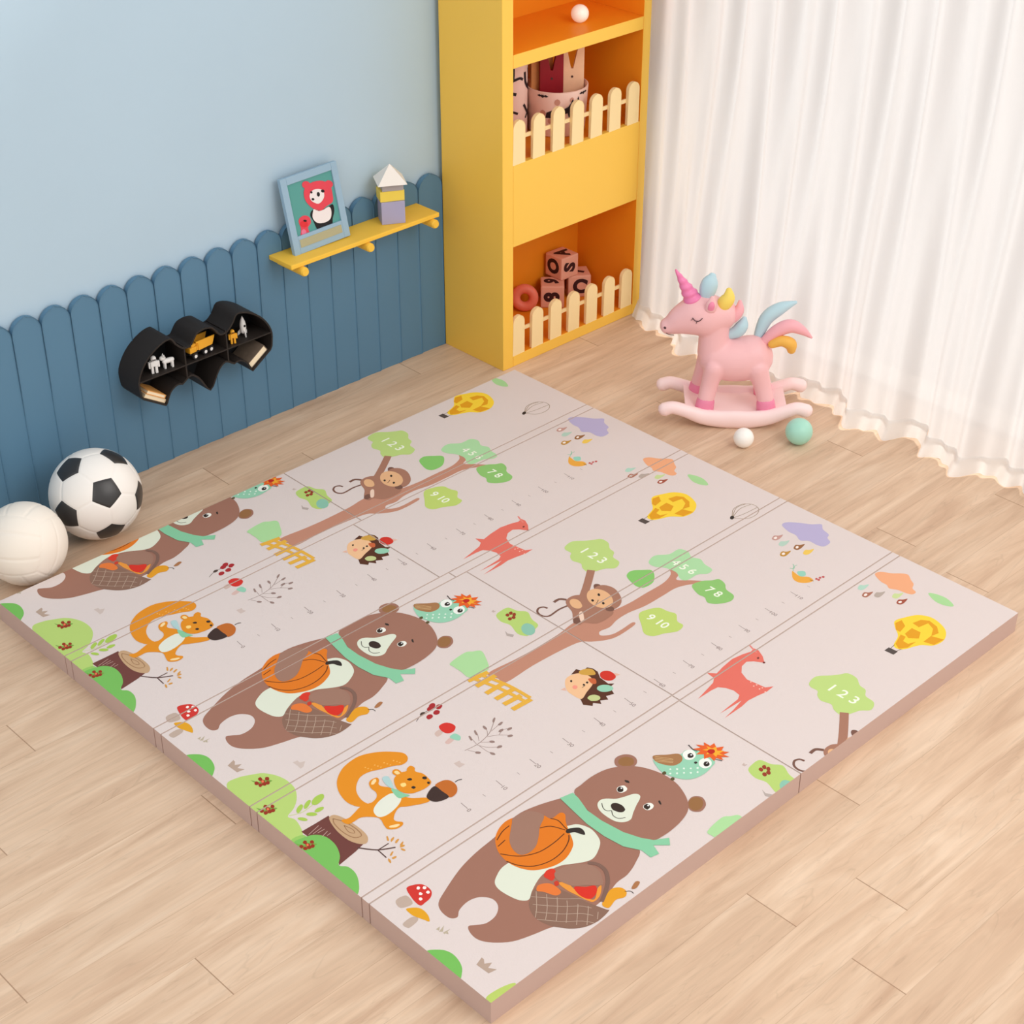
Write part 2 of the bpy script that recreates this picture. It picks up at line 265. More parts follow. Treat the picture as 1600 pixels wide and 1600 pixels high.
# ================================================================ PLAY MAT
T = .063
ART = """S|0|0|0|549,-1656 489,-1635 432,-1627 353,-1644 282,-1652 218,-1666 146,-1694 113,-1711 100,-1734 100,-1762 114,-1772 132,-1759 163,-1753 190,-1761 207,-1784 202,-1809 178,-1827 147,-1829 126,-1816 112,-1809 102,-1828 102,-1854 119,-1881 152,-1908 196,-1924 236,-1935 294,-1956 382,-1958 442,-1943 480,-1942 523,-1928 562,-1903 584,-1827 594,-1728 590,-1676
S|1|1|0|498,-1737 518,-1750 528,-1779 522,-1808 510,-1828 485,-1844 462,-1852 442,-1848 415,-1832 393,-1818 362,-1810 341,-1809 316,-1816 286,-1830 264,-1843 248,-1830 240,-1802 238,-1773 246,-1752 267,-1738 291,-1729 324,-1728 407,-1724 466,-1726
S|2|2|0|341,-1653 364,-1636 390,-1626 418,-1626 462,-1644 481,-1672 486,-1692 515,-1692 520,-1704 504,-1722 488,-1747 470,-1778 454,-1794 420,-1808 388,-1809 356,-1798 332,-1781 317,-1754 312,-1721 320,-1685
W|3|3|2.6|344,-1656 373,-1644 398,-1641
W|3|3|2.6|331,-1673 358,-1669
W|3|3|2.6|318,-1694 334,-1718 352,-1736 388,-1752 432,-1754 472,-1749
W|3|3|2.6|312,-1721 322,-1749 346,-1776 384,-1790 426,-1788 460,-1774 476,-1760
W|3|3|2.6|444,-1696 467,-1710 482,-1742
W|3|3|2.6|485,-1690 493,-1708 488,-1734 487,-1743
S|4|4|0|480,-1746 490,-1744 510,-1758 512,-1772 504,-1785 498,-1776 492,-1762 478,-1754
S|5|4|0|424,-1628 462,-1634 480,-1658 478,-1676 446,-1694 420,-1716 392,-1734 364,-1737 348,-1726 350,-1701 365,-1676 390,-1654 410,-1638
S|6|2|0|300,-1827 266,-1844 248,-1862 236,-1892 241,-1928 256,-1953 272,-1972 297,-1988 330,-1995 368,-1990 366,-1982 352,-1938 342,-1886 326,-1838
W|7|3|1.6|294,-1836 259,-1873 236,-1892
W|7|3|1.6|304,-1859 276,-1889 248,-1912
W|7|3|1.6|314,-1882 292,-1905 261,-1932
W|7|3|1.6|323,-1904 308,-1920 274,-1950
W|7|3|1.6|333,-1928 325,-1936 286,-1970
W|7|3|1.6|342,-1950 342,-1952 302,-1986
W|7|3|1.6|348,-1976 331,-1990
W|7|3|1.6|274,-1840 318,-1892 346,-1918 360,-1940
W|7|3|1.6|260,-1860 301,-1908 332,-1936 346,-1958
W|7|3|1.6|248,-1880 285,-1924 318,-1954 332,-1976
W|7|3|1.6|235,-1898 269,-1940 304,-1972 318,-1994
S|8|3|0|340,-1814 358,-1806 373,-1814 362,-1830 344,-1838 340,-1828
S|9|3|0|348,-1853 363,-1865 360,-1890 361,-1926 370,-1944 398,-1926 412,-1925 388,-1944 364,-1948 356,-1936 350,-1905 346,-1882
S|10|4|0|364,-1886 384,-1904 402,-1916 388,-1933 364,-1937 355,-1914
S|11|3|0|310,-1826 329,-1835 336,-1851 333,-1876 316,-1876 305,-1850 296,-1836
S|12|4|0|348,-1855 344,-1857 341,-1858 338,-1856 336,-1854 338,-1850 340,-1847 343,-1844 346,-1844 350,-1845 351,-1848 350,-1852
S|5|5|0|368,-1823 401,-1828 424,-1842 441,-1862 442,-1888 432,-1908 414,-1925 389,-1902 366,-1884 356,-1858 354,-1838
W|13|6|9.5|442,-1854 454,-1872 453,-1898 434,-1924 406,-1944 376,-1960
S|14|4|0|370,-1967 395,-1955 420,-1948 438,-1959 439,-1976 424,-1986 403,-1978 374,-1984
W|4|4|1.8|436,-1974 446,-1982 446,-1992
S|15|4|0|454,-1978 476,-1970 482,-1978 462,-1985
S|0|3|0|782,-1694 770,-1700 756,-1700 742,-1693 735,-1680 734,-1667 742,-1655 754,-1648 769,-1649 782,-1656 790,-1668 790,-1682
S|16|4|0|776,-1689 768,-1694 758,-1693 749,-1688 744,-1680 743,-1670 748,-1662 756,-1658 766,-1658 776,-1663 781,-1672 782,-1681
S|0|3|0|786,-1912 774,-1918 760,-1920 750,-1914 744,-1904 746,-1892 755,-1881 768,-1874 782,-1872 792,-1878 798,-1888 795,-1900
S|16|4|0|783,-1906 772,-1912 762,-1914 752,-1910 748,-1902 750,-1891 758,-1882 768,-1876 779,-1875 788,-1879 792,-1887 790,-1898
S|0|6|0|590,-1666 623,-1658 662,-1655 701,-1660 729,-1672 758,-1694 778,-1723 792,-1766 792,-1810 779,-1848 760,-1878 736,-1898 704,-1909 668,-1914 633,-1914 605,-1908 584,-1877 568,-1832 563,-1782 569,-1730
P|17|7|0|551,-1656 587,-1664 583,-1687 567,-1732 566,-1779 574,-1841 589,-1882 605,-1908 637,-1928 620,-1946 592,-1919 581,-1947 558,-1942 560,-1912 539,-1874 532,-1820 533,-1764 542,-1708
S|1|7|0|597,-1736 614,-1728 629,-1734 646,-1751 666,-1760 688,-1768 696,-1779 689,-1789 664,-1800 640,-1812 618,-1824 598,-1818 586,-1798 586,-1760
S|18|8|0|632,-1793 624,-1794 618,-1790 614,-1782 612,-1772 615,-1764 620,-1758 627,-1756 634,-1760 638,-1768 639,-1778 636,-1788
W|4|8|1.9|610,-1738 600,-1752 599,-1764 608,-1772
W|4|8|1.9|608,-1772 598,-1786 600,-1802 614,-1811
S|19|7|0|692,-1744 686,-1748 678,-1748 672,-1746 668,-1742 667,-1736 670,-1730 676,-1726 682,-1726 689,-1728 694,-1732 694,-1738
S|20|8|0|683,-1740 678,-1744 674,-1744 670,-1742 668,-1738 669,-1734 672,-1730 676,-1728 681,-1727 684,-1728 686,-1732 686,-1736
S|21|9|0|684,-1736 682,-1736 682,-1736 680,-1736 680,-1736 680,-1734 681,-1733 682,-1732 684,-1732 684,-1732 684,-1734 684,-1735
S|19|7|0|692,-1830 686,-1833 680,-1834 673,-1832 669,-1828 668,-1822 670,-1816 676,-1812 684,-1812 690,-1814 694,-1818 695,-1824
S|20|8|0|684,-1826 680,-1828 674,-1829 671,-1828 670,-1824 670,-1820 672,-1816 677,-1813 682,-1813 686,-1814 687,-1818 686,-1822
S|21|9|0|684,-1822 684,-1822 682,-1822 681,-1822 681,-1821 681,-1820 682,-1818 683,-1818 684,-1818 685,-1818 686,-1820 686,-1820
S|4|7|0|711,-1734 709,-1734 708,-1732 706,-1729 706,-1726 707,-1722 709,-1720 711,-1720 712,-1722 714,-1726 714,-1729 713,-1732
S|4|7|0|708,-1840 707,-1838 707,-1836 708,-1832 710,-1829 712,-1826 714,-1826 716,-1826 716,-1829 714,-1832 712,-1836 710,-1838
S|22|6|0|819,-1715 803,-1739 797,-1764 803,-1794 818,-1820 841,-1834 870,-1838 897,-1834 919,-1827 927,-1803 924,-1781 916,-1764 899,-1748 880,-1750 847,-1734
S|23|7|0|827,-1707 854,-1728 876,-1744 874,-1760 858,-1770 834,-1766 819,-1744 815,-1723
W|24|8|1.4|827,-1712 844,-1737 852,-1750
W|24|8|1.4|822,-1716 840,-1740 849,-1752
W|24|8|1.4|818,-1720 836,-1744 846,-1756
W|24|8|1.4|814,-1724 833,-1747 842,-1758
S|25|8|0|904,-1778 896,-1782 886,-1783 878,-1779 874,-1772 876,-1763 881,-1755 890,-1750 900,-1750 908,-1754 912,-1760 910,-1770
S|4|9|0|898,-1776 894,-1778 889,-1778 886,-1776 884,-1774 884,-1769 887,-1766 891,-1763 896,-1763 900,-1764 901,-1768 900,-1772
S|26|9.5|0|898,-1772 896,-1772 895,-1772 894,-1772 893,-1771 894,-1770 894,-1768 896,-1768 897,-1768 898,-1768 898,-1769 898,-1770
S|25|8|0|909,-1825 900,-1830 890,-1830 882,-1826 879,-1820 880,-1810 886,-1803 894,-1798 904,-1798 912,-1802 916,-1808 914,-1818
S|4|9|0|902,-1824 898,-1826 894,-1826 890,-1824 888,-1821 889,-1817 892,-1813 896,-1811 900,-1810 904,-1812 906,-1816 905,-1820
S|26|9.5|0|902,-1820 900,-1820 900,-1820 898,-1820 898,-1818 898,-1818 898,-1816 900,-1816 902,-1816 902,-1816 903,-1817 903,-1818
S|27|7.5|0|820,-1772 818,-1772 816,-1770 817,-1768 820,-1767 822,-1768
S|27|7.5|0|834,-1782 830,-1784 828,-1782 830,-1778 833,-1778 834,-1780
S|27|7.5|0|846,-1793 843,-1794 842,-1792 842,-1790 846,-1788 848,-1790
S|27|7.5|0|859,-1804 856,-1805 854,-1803 856,-1800 858,-1800 860,-1801
S|27|7.5|0|872,-1815 869,-1816 867,-1814 868,-1811 872,-1810 874,-1812
S|27|7.5|0|809,-1782 806,-1783 804,-1781 805,-1778 808,-1778 810,-1779
S|27|7.5|0|822,-1792 818,-1794 816,-1792 818,-1789 821,-1788 823,-1790
S|27|7.5|0|834,-1804 832,-1804 830,-1802 831,-1800 834,-1799 836,-1800
S|27|7.5|0|848,-1814 844,-1816 842,-1814 844,-1810 846,-1810 848,-1812
S|27|7.5|0|860,-1825 857,-1826 855,-1824 856,-1822 860,-1820 862,-1822
P|28|8.5|0|954,-1824 958,-1840 943,-1826 938,-1838 932,-1820 919,-1824 923,-1807 907,-1802 920,-1790 906,-1777 924,-1776 916,-1758 934,-1768 934,-1752 946,-1769 955,-1760 956,-1780 971,-1780 962,-1795 978,-1805 960,-1812 972,-1828
P|29|9|0|950,-1814 952,-1827 943,-1814 934,-1818 938,-1802 924,-1794 938,-1790 930,-1776 944,-1784 948,-1774 952,-1790 964,-1792 954,-1804 966,-1816
S|30|9.5|0|948,-1802 944,-1804 939,-1804 934,-1802 932,-1798 932,-1793 934,-1789 939,-1787 944,-1787 948,-1790 951,-1794 951,-1798
W|31|8|2.6|920,-1740 915,-1760 918,-1771
W|31|8|2.2|924,-1816 934,-1837
S|4|8.5|0|884,-1800 882,-1800 880,-1800 878,-1800 878,-1798 878,-1796 879,-1794 881,-1793 884,-1793 885,-1794 886,-1796 886,-1798
S|32|7|0|802,-1772 798,-1774 796,-1774 793,-1773 792,-1770 792,-1768 794,-1765 796,-1764 800,-1764 802,-1764 804,-1767 803,-1770
S|32|7|0|800,-1800 798,-1802 794,-1802 792,-1801 790,-1798 791,-1796 792,-1794 796,-1792 798,-1792 801,-1793 802,-1795 802,-1798
P|33|0|0|958,-1880 968,-1878 964,-1884 970,-1888 958,-1888
S|34|0|0|49,-1640 76,-1644 70,-1673 42,-1664
S|35|1|0|91,-1628 108,-1630 124,-1642 128,-1660 124,-1676 110,-1687 92,-1690 79,-1690 77,-1676 81,-1655
S|36|2|0|114,-1648 110,-1650 108,-1650 106,-1646 108,-1643 111,-1641 114,-1642 115,-1645
S|36|2|0|124,-1658 121,-1659 118,-1658 117,-1655 118,-1652 122,-1650 124,-1651 126,-1654
S|36|2|0|120,-1674 118,-1675 114,-1674 114,-1671 114,-1668 118,-1666 121,-1667 122,-1670
S|36|2|0|106,-1666 102,-1667 100,-1666 98,-1663 100,-1660 102,-1658 106,-1659 106,-1662
S|36|2|0|95,-1678 92,-1679 88,-1678 88,-1675 89,-1672 92,-1670 95,-1671 96,-1674
S|34|0|0|14,-1704 41,-1702 50,-1712 43,-1720 22,-1723 14,-1720
S|37|1|0|48,-1676 59,-1680 71,-1692 74,-1708 70,-1726 61,-1739 56,-1728 52,-1717 48,-1706 46,-1696
P|38|0|0|50,-1902 72,-1895 72,-1902 64,-1912 78,-1921 62,-1926 72,-1942 52,-1938
P|39|0|0|56,-1766 68,-1766 58,-1774
P|39|0|0|56,-1776 76,-1770 62,-1782
P|39|0|0|60,-1784 80,-1787 60,-1790
P|39|0|0|63,-1790 66,-1796 70,-1789
S|40|0|0|2,-1800 20,-1814 30,-1828 34,-1847 30,-1870 20,-1890 0,-1908 -12,-1918 -22,-1864 -12,-1806
S|41|0|0|2,-1983 28,-1982 58,-1988 74,-1998 45,-2016 4,-2020 -8,-2002
S|42|0|0|763,-2003 754,-2008 744,-2008 736,-2004 732,-1996 732,-1988 738,-1980 748,-1974 758,-1974 766,-1978 770,-1986 769,-1995
S|43|0|0|7,-1064 40,-1062 71,-1076 96,-1092 114,-1122 121,-1155 116,-1192 95,-1224 70,-1244 44,-1256 50,-1276 43,-1306 31,-1330 10,-1344 -18,-1358 -7,-1228 -10,-1124
P|44|1|0|35,-1319 74,-1320 115,-1320 102,-1376 114,-1451 84,-1458 29,-1466 58,-1419 54,-1380 36,-1345
S|45|2|0|-2,-1337 32,-1340 54,-1352 66,-1376 64,-1411 49,-1444 28,-1466 40,-1484 39,-1513 24,-1542 1,-1566 -26,-1566 -26,-1480 -10,-1381
S|46|1|0|-2,-1326 31,-1330 28,-1356 -14,-1364
W|47|2|1.5|41,-1339 77,-1331
W|47|2|1.5|50,-1344 78,-1341
W|47|2|1.5|60,-1349 80,-1350
W|47|2|1.5|60,-1366 80,-1360
W|47|2|1.5|70,-1371 82,-1370
S|48|2|0|113,-1326 127,-1328 136,-1352 140,-1385 140,-1420 134,-1442 120,-1454 106,-1444 96,-1417 96,-1378 104,-1342
W|49|3|2.5|116,-1336 128,-1362 133,-1400 128,-1426 111,-1420 104,-1390 107,-1353 116,-1336
W|49|3|2|120,-1372 126,-1396 121,-1409 114,-1395 120,-1372
W|50|2|4|95,-1451 123,-1488 159,-1511
W|50|2|3|124,-1490 156,-1490
W|50|2|3|124,-1490 122,-1522
S|51|2|0|161,-1484 160,-1480 164,-1474 167,-1469 170,-1470 168,-1475 164,-1482
S|51|2|0|164,-1490 166,-1486 172,-1482 178,-1482 178,-1484 173,-1488 167,-1490
S|51|2|0|168,-1500 170,-1497 176,-1494 182,-1494 182,-1497 176,-1500 170,-1502
S|51|2|0|170,-1516 172,-1512 178,-1509 184,-1508 184,-1510 179,-1514 173,-1517
S|51|2|0|169,-1535 166,-1534 164,-1530 164,-1524 166,-1522 169,-1526 170,-1531
S|51|2|0|167,-1517 170,-1516 176,-1516 179,-1519 178,-1522 172,-1522 168,-1520
S|51|2|0|132,-1524 134,-1521 140,-1518 145,-1516 146,-1519 141,-1522 135,-1525
S|51|2|0|130,-1532 132,-1531 138,-1532 141,-1534 140,-1537 135,-1538 130,-1536
S|51|2|0|118,-1543 117,-1540 118,-1534 122,-1528 124,-1528 124,-1534 121,-1540
S|52|2.5|0|58,-1092 66,-1107 75,-1113 84,-1114 95,-1129 78,-1127 64,-1116
S|53|3|0|66,-1114 62,-1117 58,-1116 56,-1112 58,-1107 62,-1104 66,-1105 67,-1109
S|53|3|0|81,-1108 77,-1110 73,-1110 72,-1106 74,-1100 78,-1098 82,-1099 82,-1103
S|53|3|0|78,-1129 74,-1132 70,-1131 68,-1126 70,-1122 74,-1119 78,-1120 80,-1124
S|53|3|0|94,-1118 90,-1122 86,-1120 84,-1116 86,-1112 90,-1108 94,-1110 96,-1114
S|53|3|0|68,-1126 64,-1128 60,-1128 59,-1124 61,-1119 64,-1116 68,-1117 70,-1121
S|53|3|0|86,-1131 82,-1134 78,-1133 77,-1129 79,-1124 82,-1122 86,-1122 88,-1126
S|53|3|0|80,-1120 76,-1122 72,-1121 71,-1117 73,-1112 77,-1110 80,-1110 82,-1114
S|54|3.5|0|78,-1118 75,-1120 72,-1118 74,-1113 78,-1111 80,-1114
S|52|2.5|0|8,-1181 16,-1195 25,-1201 33,-1202 44,-1216 28,-1214 13,-1204
S|53|3|0|15,-1202 12,-1204 8,-1204 6,-1200 8,-1195 12,-1192 16,-1193 17,-1197
S|53|3|0|30,-1196 26,-1198 23,-1198 22,-1194 23,-1189 27,-1186 30,-1187 32,-1191
S|53|3|0|28,-1216 24,-1219 20,-1218 18,-1214 20,-1210 24,-1207 28,-1208 29,-1212
S|53|3|0|43,-1206 39,-1209 36,-1208 34,-1204 36,-1200 40,-1197 43,-1198 44,-1202
S|53|3|0|18,-1214 14,-1216 10,-1215 9,-1211 11,-1206 14,-1204 18,-1205 20,-1208
S|53|3|0|36,-1218 32,-1221 28,-1220 26,-1216 28,-1212 32,-1209 36,-1210 37,-1214
S|53|3|0|30,-1207 26,-1210 22,-1208 21,-1205 22,-1200 26,-1198 30,-1198 32,-1202
S|54|3.5|0|28,-1206 24,-1207 22,-1205 24,-1201 27,-1199 29,-1202
S|52|2.5|0|1,-1342 8,-1356 17,-1362 25,-1362 36,-1377 20,-1374 6,-1364
S|53|3|0|8,-1362 4,-1364 0,-1364 -1,-1360 0,-1356 4,-1353 8,-1354 9,-1358
S|53|3|0|22,-1357 18,-1360 15,-1358 14,-1354 15,-1350 19,-1348 22,-1348 24,-1352
S|53|3|0|20,-1376 16,-1379 12,-1378 10,-1374 12,-1370 16,-1368 20,-1368 21,-1372
S|53|3|0|34,-1368 31,-1370 28,-1368 26,-1365 28,-1360 31,-1358 35,-1359 36,-1363
S|53|3|0|10,-1374 6,-1376 3,-1374 2,-1371 3,-1366 7,-1364 10,-1365 12,-1369
S|53|3|0|28,-1378 24,-1381 20,-1380 18,-1376 20,-1372 24,-1370 28,-1370 29,-1374
S|53|3|0|22,-1368 18,-1370 14,-1369 13,-1365 15,-1361 18,-1358 22,-1360 24,-1364
S|54|3.5|0|20,-1366 17,-1368 14,-1366 16,-1362 19,-1360 21,-1362
W|55|2|2|48,-1256 79,-1268 120,-1263
S|56|3|0|153,-1254 146,-1264 130,-1270 116,-1270 112,-1262 119,-1253 134,-1247 148,-1248
S|56|3|0|118,-1248 114,-1254 104,-1260 94,-1264 89,-1262 93,-1255 103,-1248 114,-1245
S|56|3|0|94,-1246 92,-1253 82,-1260 72,-1264 68,-1262 71,-1254 80,-1247 90,-1244
S|56|3|0|125,-1290 120,-1294 110,-1295 102,-1292 100,-1287 105,-1283 114,-1282 123,-1286
S|56|3|0|99,-1298 94,-1299 86,-1294 80,-1286 80,-1280 86,-1279 94,-1284 99,-1292
S|56|3|0|70,-1298 66,-1298 60,-1292 56,-1283 57,-1277 62,-1278 68,-1284 71,-1292
S|57|4|0|190,-1350 180,-1334 176,-1310 183,-1278 196,-1252 214,-1232 242,-1214 270,-1206 302,-1205 330,-1215 356,-1232 378,-1254 390,-1272 388,-1290 375,-1302 358,-1302 340,-1291 312,-1280 286,-1268 260,-1266 237,-1278 218,-1298 208,-1322 206,-1342 209,-1360
S|58|5|0|290,-1249 288,-1250 286,-1250 286,-1248 287,-1246 289,-1247
S|58|5|0|292,-1257 290,-1258 288,-1258 288,-1256 290,-1254 292,-1255
S|58|5|0|296,-1265 294,-1266 292,-1266 292,-1264 294,-1262 296,-1263
S|58|5|0|312,-1258 310,-1260 308,-1259 308,-1257 310,-1256 312,-1256
S|58|5|0|315,-1266 313,-1268 311,-1267 311,-1265 312,-1264 315,-1264
S|58|5|0|318,-1274 316,-1276 314,-1275 314,-1273 316,-1272 318,-1272
S|58|5|0|334,-1268 332,-1269 330,-1268 330,-1266 332,-1265 334,-1266
S|58|5|0|337,-1276 335,-1278 333,-1276 333,-1274 335,-1274 337,-1274
S|58|5|0|340,-1284 338,-1286 336,-1284 336,-1282 338,-1282 340,-1282
S|58|5|0|356,-1278 354,-1279 352,-1278 352,-1276 354,-1275 356,-1276
S|58|5|0|360,-1286 358,-1287 356,-1286 356,-1284 358,-1283 360,-1284
S|58|5|0|362,-1294 361,-1295 359,-1294 358,-1292 360,-1291 362,-1292
S|57|5|0|206,-1352 220,-1356 238,-1350 248,-1336 249,-1316 256,-1300 268,-1293 284,-1296 282,-1307 272,-1317 272,-1328 284,-1349 287,-1388 296,-1410 323,-1434 320,-1448 298,-1441 268,-1424 254,-1415 235,-1422 218,-1436 218,-1447 226,-1458 220,-1466 202,-1466 186,-1453 188,-1436 194,-1420 194,-1406 179,-1388 164,-1378 146,-1378 130,-1376 125,-1362 128,-1354 144,-1360 166,-1355 188,-1349
S|57|6|0|304,-1337 316,-1326 336,-1322 351,-1328 358,-1322 371,-1320 374,-1332 366,-1344 374,-1363 372,-1388 366,-1402 346,-1407 324,-1404 306,-1397 294,-1380 293,-1360
S|57|5.5|0|336,-1326 331,-1328 326,-1327 322,-1322 321,-1316 322,-1310 326,-1305 331,-1303 336,-1304 340,-1309 341,-1315 340,-1322
S|59|6|0|334,-1324 332,-1324 328,-1323 326,-1320 326,-1316 326,-1312 328,-1310 330,-1309 334,-1310 336,-1313 336,-1317 336,-1320
S|60|6|0|202,-1381 226,-1367 255,-1362 275,-1366 280,-1390 264,-1404 236,-1413 210,-1414 196,-1404
S|17|7|0|282,-1352 290,-1362 293,-1384 300,-1400 286,-1396 274,-1390 275,-1372
S|61|6.5|0|292,-1307 304,-1308 305,-1319 290,-1352 284,-1349 284,-1328
S|4|7|0|341,-1361 338,-1362 334,-1360 332,-1356 332,-1352 336,-1352 340,-1353 342,-1357
S|4|7|0|370,-1382 367,-1384 363,-1382 361,-1378 362,-1374 366,-1372 370,-1374 372,-1378
S|4|7|0|364,-1400 361,-1402 358,-1401 358,-1398 359,-1395 362,-1393 364,-1394 366,-1397
S|4|7|0|328,-1389 324,-1390 321,-1389 320,-1386 320,-1382 324,-1380 328,-1382 329,-1386
S|62|7|0|318,-1366 315,-1368 311,-1368 308,-1367 306,-1364 306,-1360 308,-1356 310,-1354 314,-1354 318,-1356 320,-1358 320,-1362
S|63|6|0|278,-1300 277,-1302 274,-1306 268,-1308 264,-1310 260,-1309 258,-1306 260,-1304 264,-1300 269,-1298 274,-1296 278,-1298
S|63|6|0|215,-1462 212,-1462 207,-1462 201,-1460 196,-1456 192,-1452 192,-1450 194,-1448 200,-1449 206,-1452 212,-1455 215,-1458
S|64|6|0|366,-1416 390,-1415 403,-1424 406,-1441 400,-1458 384,-1472 364,-1472 364,-1447
S|65|6.5|0|328,-1429 350,-1418 365,-1418 365,-1442 364,-1468 345,-1468 328,-1459 322,-1442
W|4|6|2.2|410,-1440 420,-1440 428,-1444
P|66|0|0|172,-1110 185,-1112 184,-1122 197,-1127 182,-1140 172,-1142 173,-1128
P|67|0|0|454,-1386 464,-1388 471,-1388 468,-1397 472,-1408 453,-1408
W|68|0|1.6|506,-1370 542,-1374 574,-1370 602,-1360 638,-1336
W|68|0|1.3|582,-1370 608,-1385 628,-1407
W|68|0|1.3|608,-1385 629,-1378 646,-1385
W|68|0|1.3|604,-1361 641,-1355
W|68|0|1.2|555,-1374 577,-1392
W|68|0|1.2|542,-1374 555,-1400 580,-1421
W|68|0|1.2|544,-1382 544,-1412 550,-1428
W|68|0|1.2|512,-1374 526,-1400
W|68|0|1.2|544,-1371 550,-1344
W|68|0|1.2|556,-1368 570,-1348 576,-1334
W|68|0|1.2|586,-1367 598,-1352 604,-1335
S|68|1|0|648,-1328 646,-1332 638,-1338 632,-1341 631,-1338 636,-1332 644,-1328
S|68|1|0|650,-1355 646,-1358 638,-1360 634,-1358 634,-1354 641,-1352 648,-1352
S|68|1|0|652,-1386 648,-1390 640,-1390 636,-1388 637,-1384 644,-1382 650,-1384
S|68|1|0|632,-1411 628,-1412 622,-1410 619,-1406 622,-1402 628,-1403 632,-1406
S|68|1|0|632,-1376 627,-1380 620,-1380 616,-1378 617,-1374 624,-1372 630,-1373
S|68|1|0|600,-1349 598,-1346 598,-1339 602,-1332 605,-1332 606,-1337 604,-1345
S|68|1|0|568,-1348 567,-1344 570,-1336 574,-1330 578,-1330 576,-1336 572,-1344
S|68|1|0|544,-1354 543,-1351 546,-1343 550,-1336 553,-1337 552,-1343 548,-1351
S|68|1|0|582,-1398 578,-1398 573,-1394 572,-1389 575,-1386 580,-1388 583,-1393
S|68|1|0|585,-1421 580,-1424 574,-1422 570,-1419 572,-1416 578,-1414 584,-1417
S|68|1|0|550,-1433 546,-1432 543,-1427 544,-1420 547,-1418 550,-1422 552,-1428
S|68|1|0|528,-1404 524,-1404 520,-1400 518,-1395 522,-1392 526,-1394 530,-1400
S|69|0|0|496,-1269 514,-1266 513,-1281 493,-1284
S|70|1|0|522,-1256 541,-1255 552,-1268 552,-1285 536,-1296 520,-1292 515,-1276
S|71|0|0|491,-1313 514,-1308 515,-1320 495,-1324
S|72|1|0|514,-1305 532,-1304 535,-1322 523,-1332 515,-1320
S|73|1|0|562,-1190 556,-1196 548,-1196 544,-1192 544,-1186 550,-1181 558,-1180 562,-1184
S|73|1|0|564,-1212 558,-1218 550,-1218 546,-1214 546,-1208 552,-1203 560,-1202 564,-1206
S|73|1|0|539,-1214 534,-1218 526,-1219 521,-1216 522,-1209 527,-1204 534,-1203 540,-1207
S|73|1|0|584,-1200 578,-1204 570,-1206 565,-1202 566,-1196 572,-1190 579,-1189 584,-1193
S|73|1|0|574,-1184 568,-1190 561,-1190 556,-1186 556,-1180 562,-1175 570,-1174 575,-1178
W|74|0|1.6|494,-1202 522,-1190 551,-1190 569,-1192
S|75|1|0|534,-1190 529,-1194 522,-1195 518,-1192 519,-1187 526,-1184 532,-1186
W|76|0|1.5|370,-1504 368,-1530
T|76|0|17|366,-1536|0
W|77|0|1.4|428,-1518 428,-1528
W|76|0|1.5|485,-1504 483,-1529
T|76|0|17|481,-1536|10
W|77|0|1.4|542,-1518 542,-1528
W|76|0|1.5|599,-1504 597,-1529
T|76|0|17|595,-1536|20
W|77|0|1.4|656,-1518 656,-1528
W|76|0|1.5|714,-1504 712,-1528
T|76|0|17|710,-1536|30
W|77|0|1.4|771,-1517 771,-1527
W|76|0|1.5|828,-1503 826,-1528
T|76|0|17|824,-1535|40
W|77|0|1.4|885,-1517 885,-1527
W|76|0|1.5|942,-1503 940,-1528
T|76|0|17|938,-1535|50
W|77|0|1.4|999,-1517 999,-1527
W|76|0|1.5|1056,-1502 1054,-1528
T|76|0|17|1052,-1534|60
W|77|0|1.4|1114,-1516 1114,-1526
W|76|0|1.5|1171,-1502 1169,-1527
T|76|0|17|1167,-1534|70
W|77|0|1.4|1228,-1516 1228,-1526
W|76|0|1.5|1285,-1502 1283,-1527
T|76|0|17|1281,-1534|80
W|77|0|1.4|1342,-1516 1342,-1526
W|76|0|1.5|1400,-1502 1398,-1526
T|76|0|17|1396,-1534|90
W|77|0|1.4|1457,-1515 1457,-1525
W|76|0|1.5|1514,-1501 1512,-1526
T|76|0|17|1510,-1533|100
W|77|0|1.4|1571,-1515 1571,-1525
W|76|0|1.5|1628,-1501 1626,-1526
T|76|0|17|1624,-1533|110
W|77|0|1.4|1685,-1515 1685,-1525
S|78|0|0|760,-1183 848,-1189 916,-1192 1015,-1190 1064,-1183 1087,-1182 1104,-1184 1192,-1214 1260,-1224 1328,-1224 1404,-1224 1450,-1210 1470,-1188 1481,-1206 1466,-1226 1442,-1240 1470,-1270 1499,-1308 1490,-1315 1461,-1287 1413,-1266 1354,-1265 1285,-1264 1226,-1254 1178,-1255 1140,-1264 1106,-1259 1095,-1274 1120,-1291 1155,-1294 1200,-1292 1197,-1304 1130,-1308 1093,-1299 1057,-1276 1032,-1255 972,-1246 868,-1241 768,-1244 764,-1218
S|79|1|0|1336,-900 1370,-896 1401,-920 1422,-934 1441,-946 1441,-974 1422,-998 1417,-1020 1396,-1036 1390,-1066 1360,-1079 1337,-1061 1310,-1052 1288,-1040 1292,-1013 1305,-994 1298,-967 1309,-947 1324,-936 1324,-914
S|80|1|0|1354,-1128 1382,-1120 1409,-1140 1426,-1158 1414,-1180 1384,-1202 1348,-1202 1336,-1186 1340,-1160
S|81|1|0|1450,-1125 1488,-1114 1524,-1138 1564,-1140 1574,-1166 1560,-1194 1570,-1218 1559,-1244 1554,-1276 1528,-1281 1505,-1264 1462,-1262 1453,-1244 1469,-1214 1464,-1179 1446,-1151
S|82|1|0|1452,-1288 1489,-1294 1512,-1311 1531,-1322 1525,-1348 1506,-1369 1499,-1402 1472,-1414 1436,-1398 1420,-1374 1433,-1352 1432,-1327
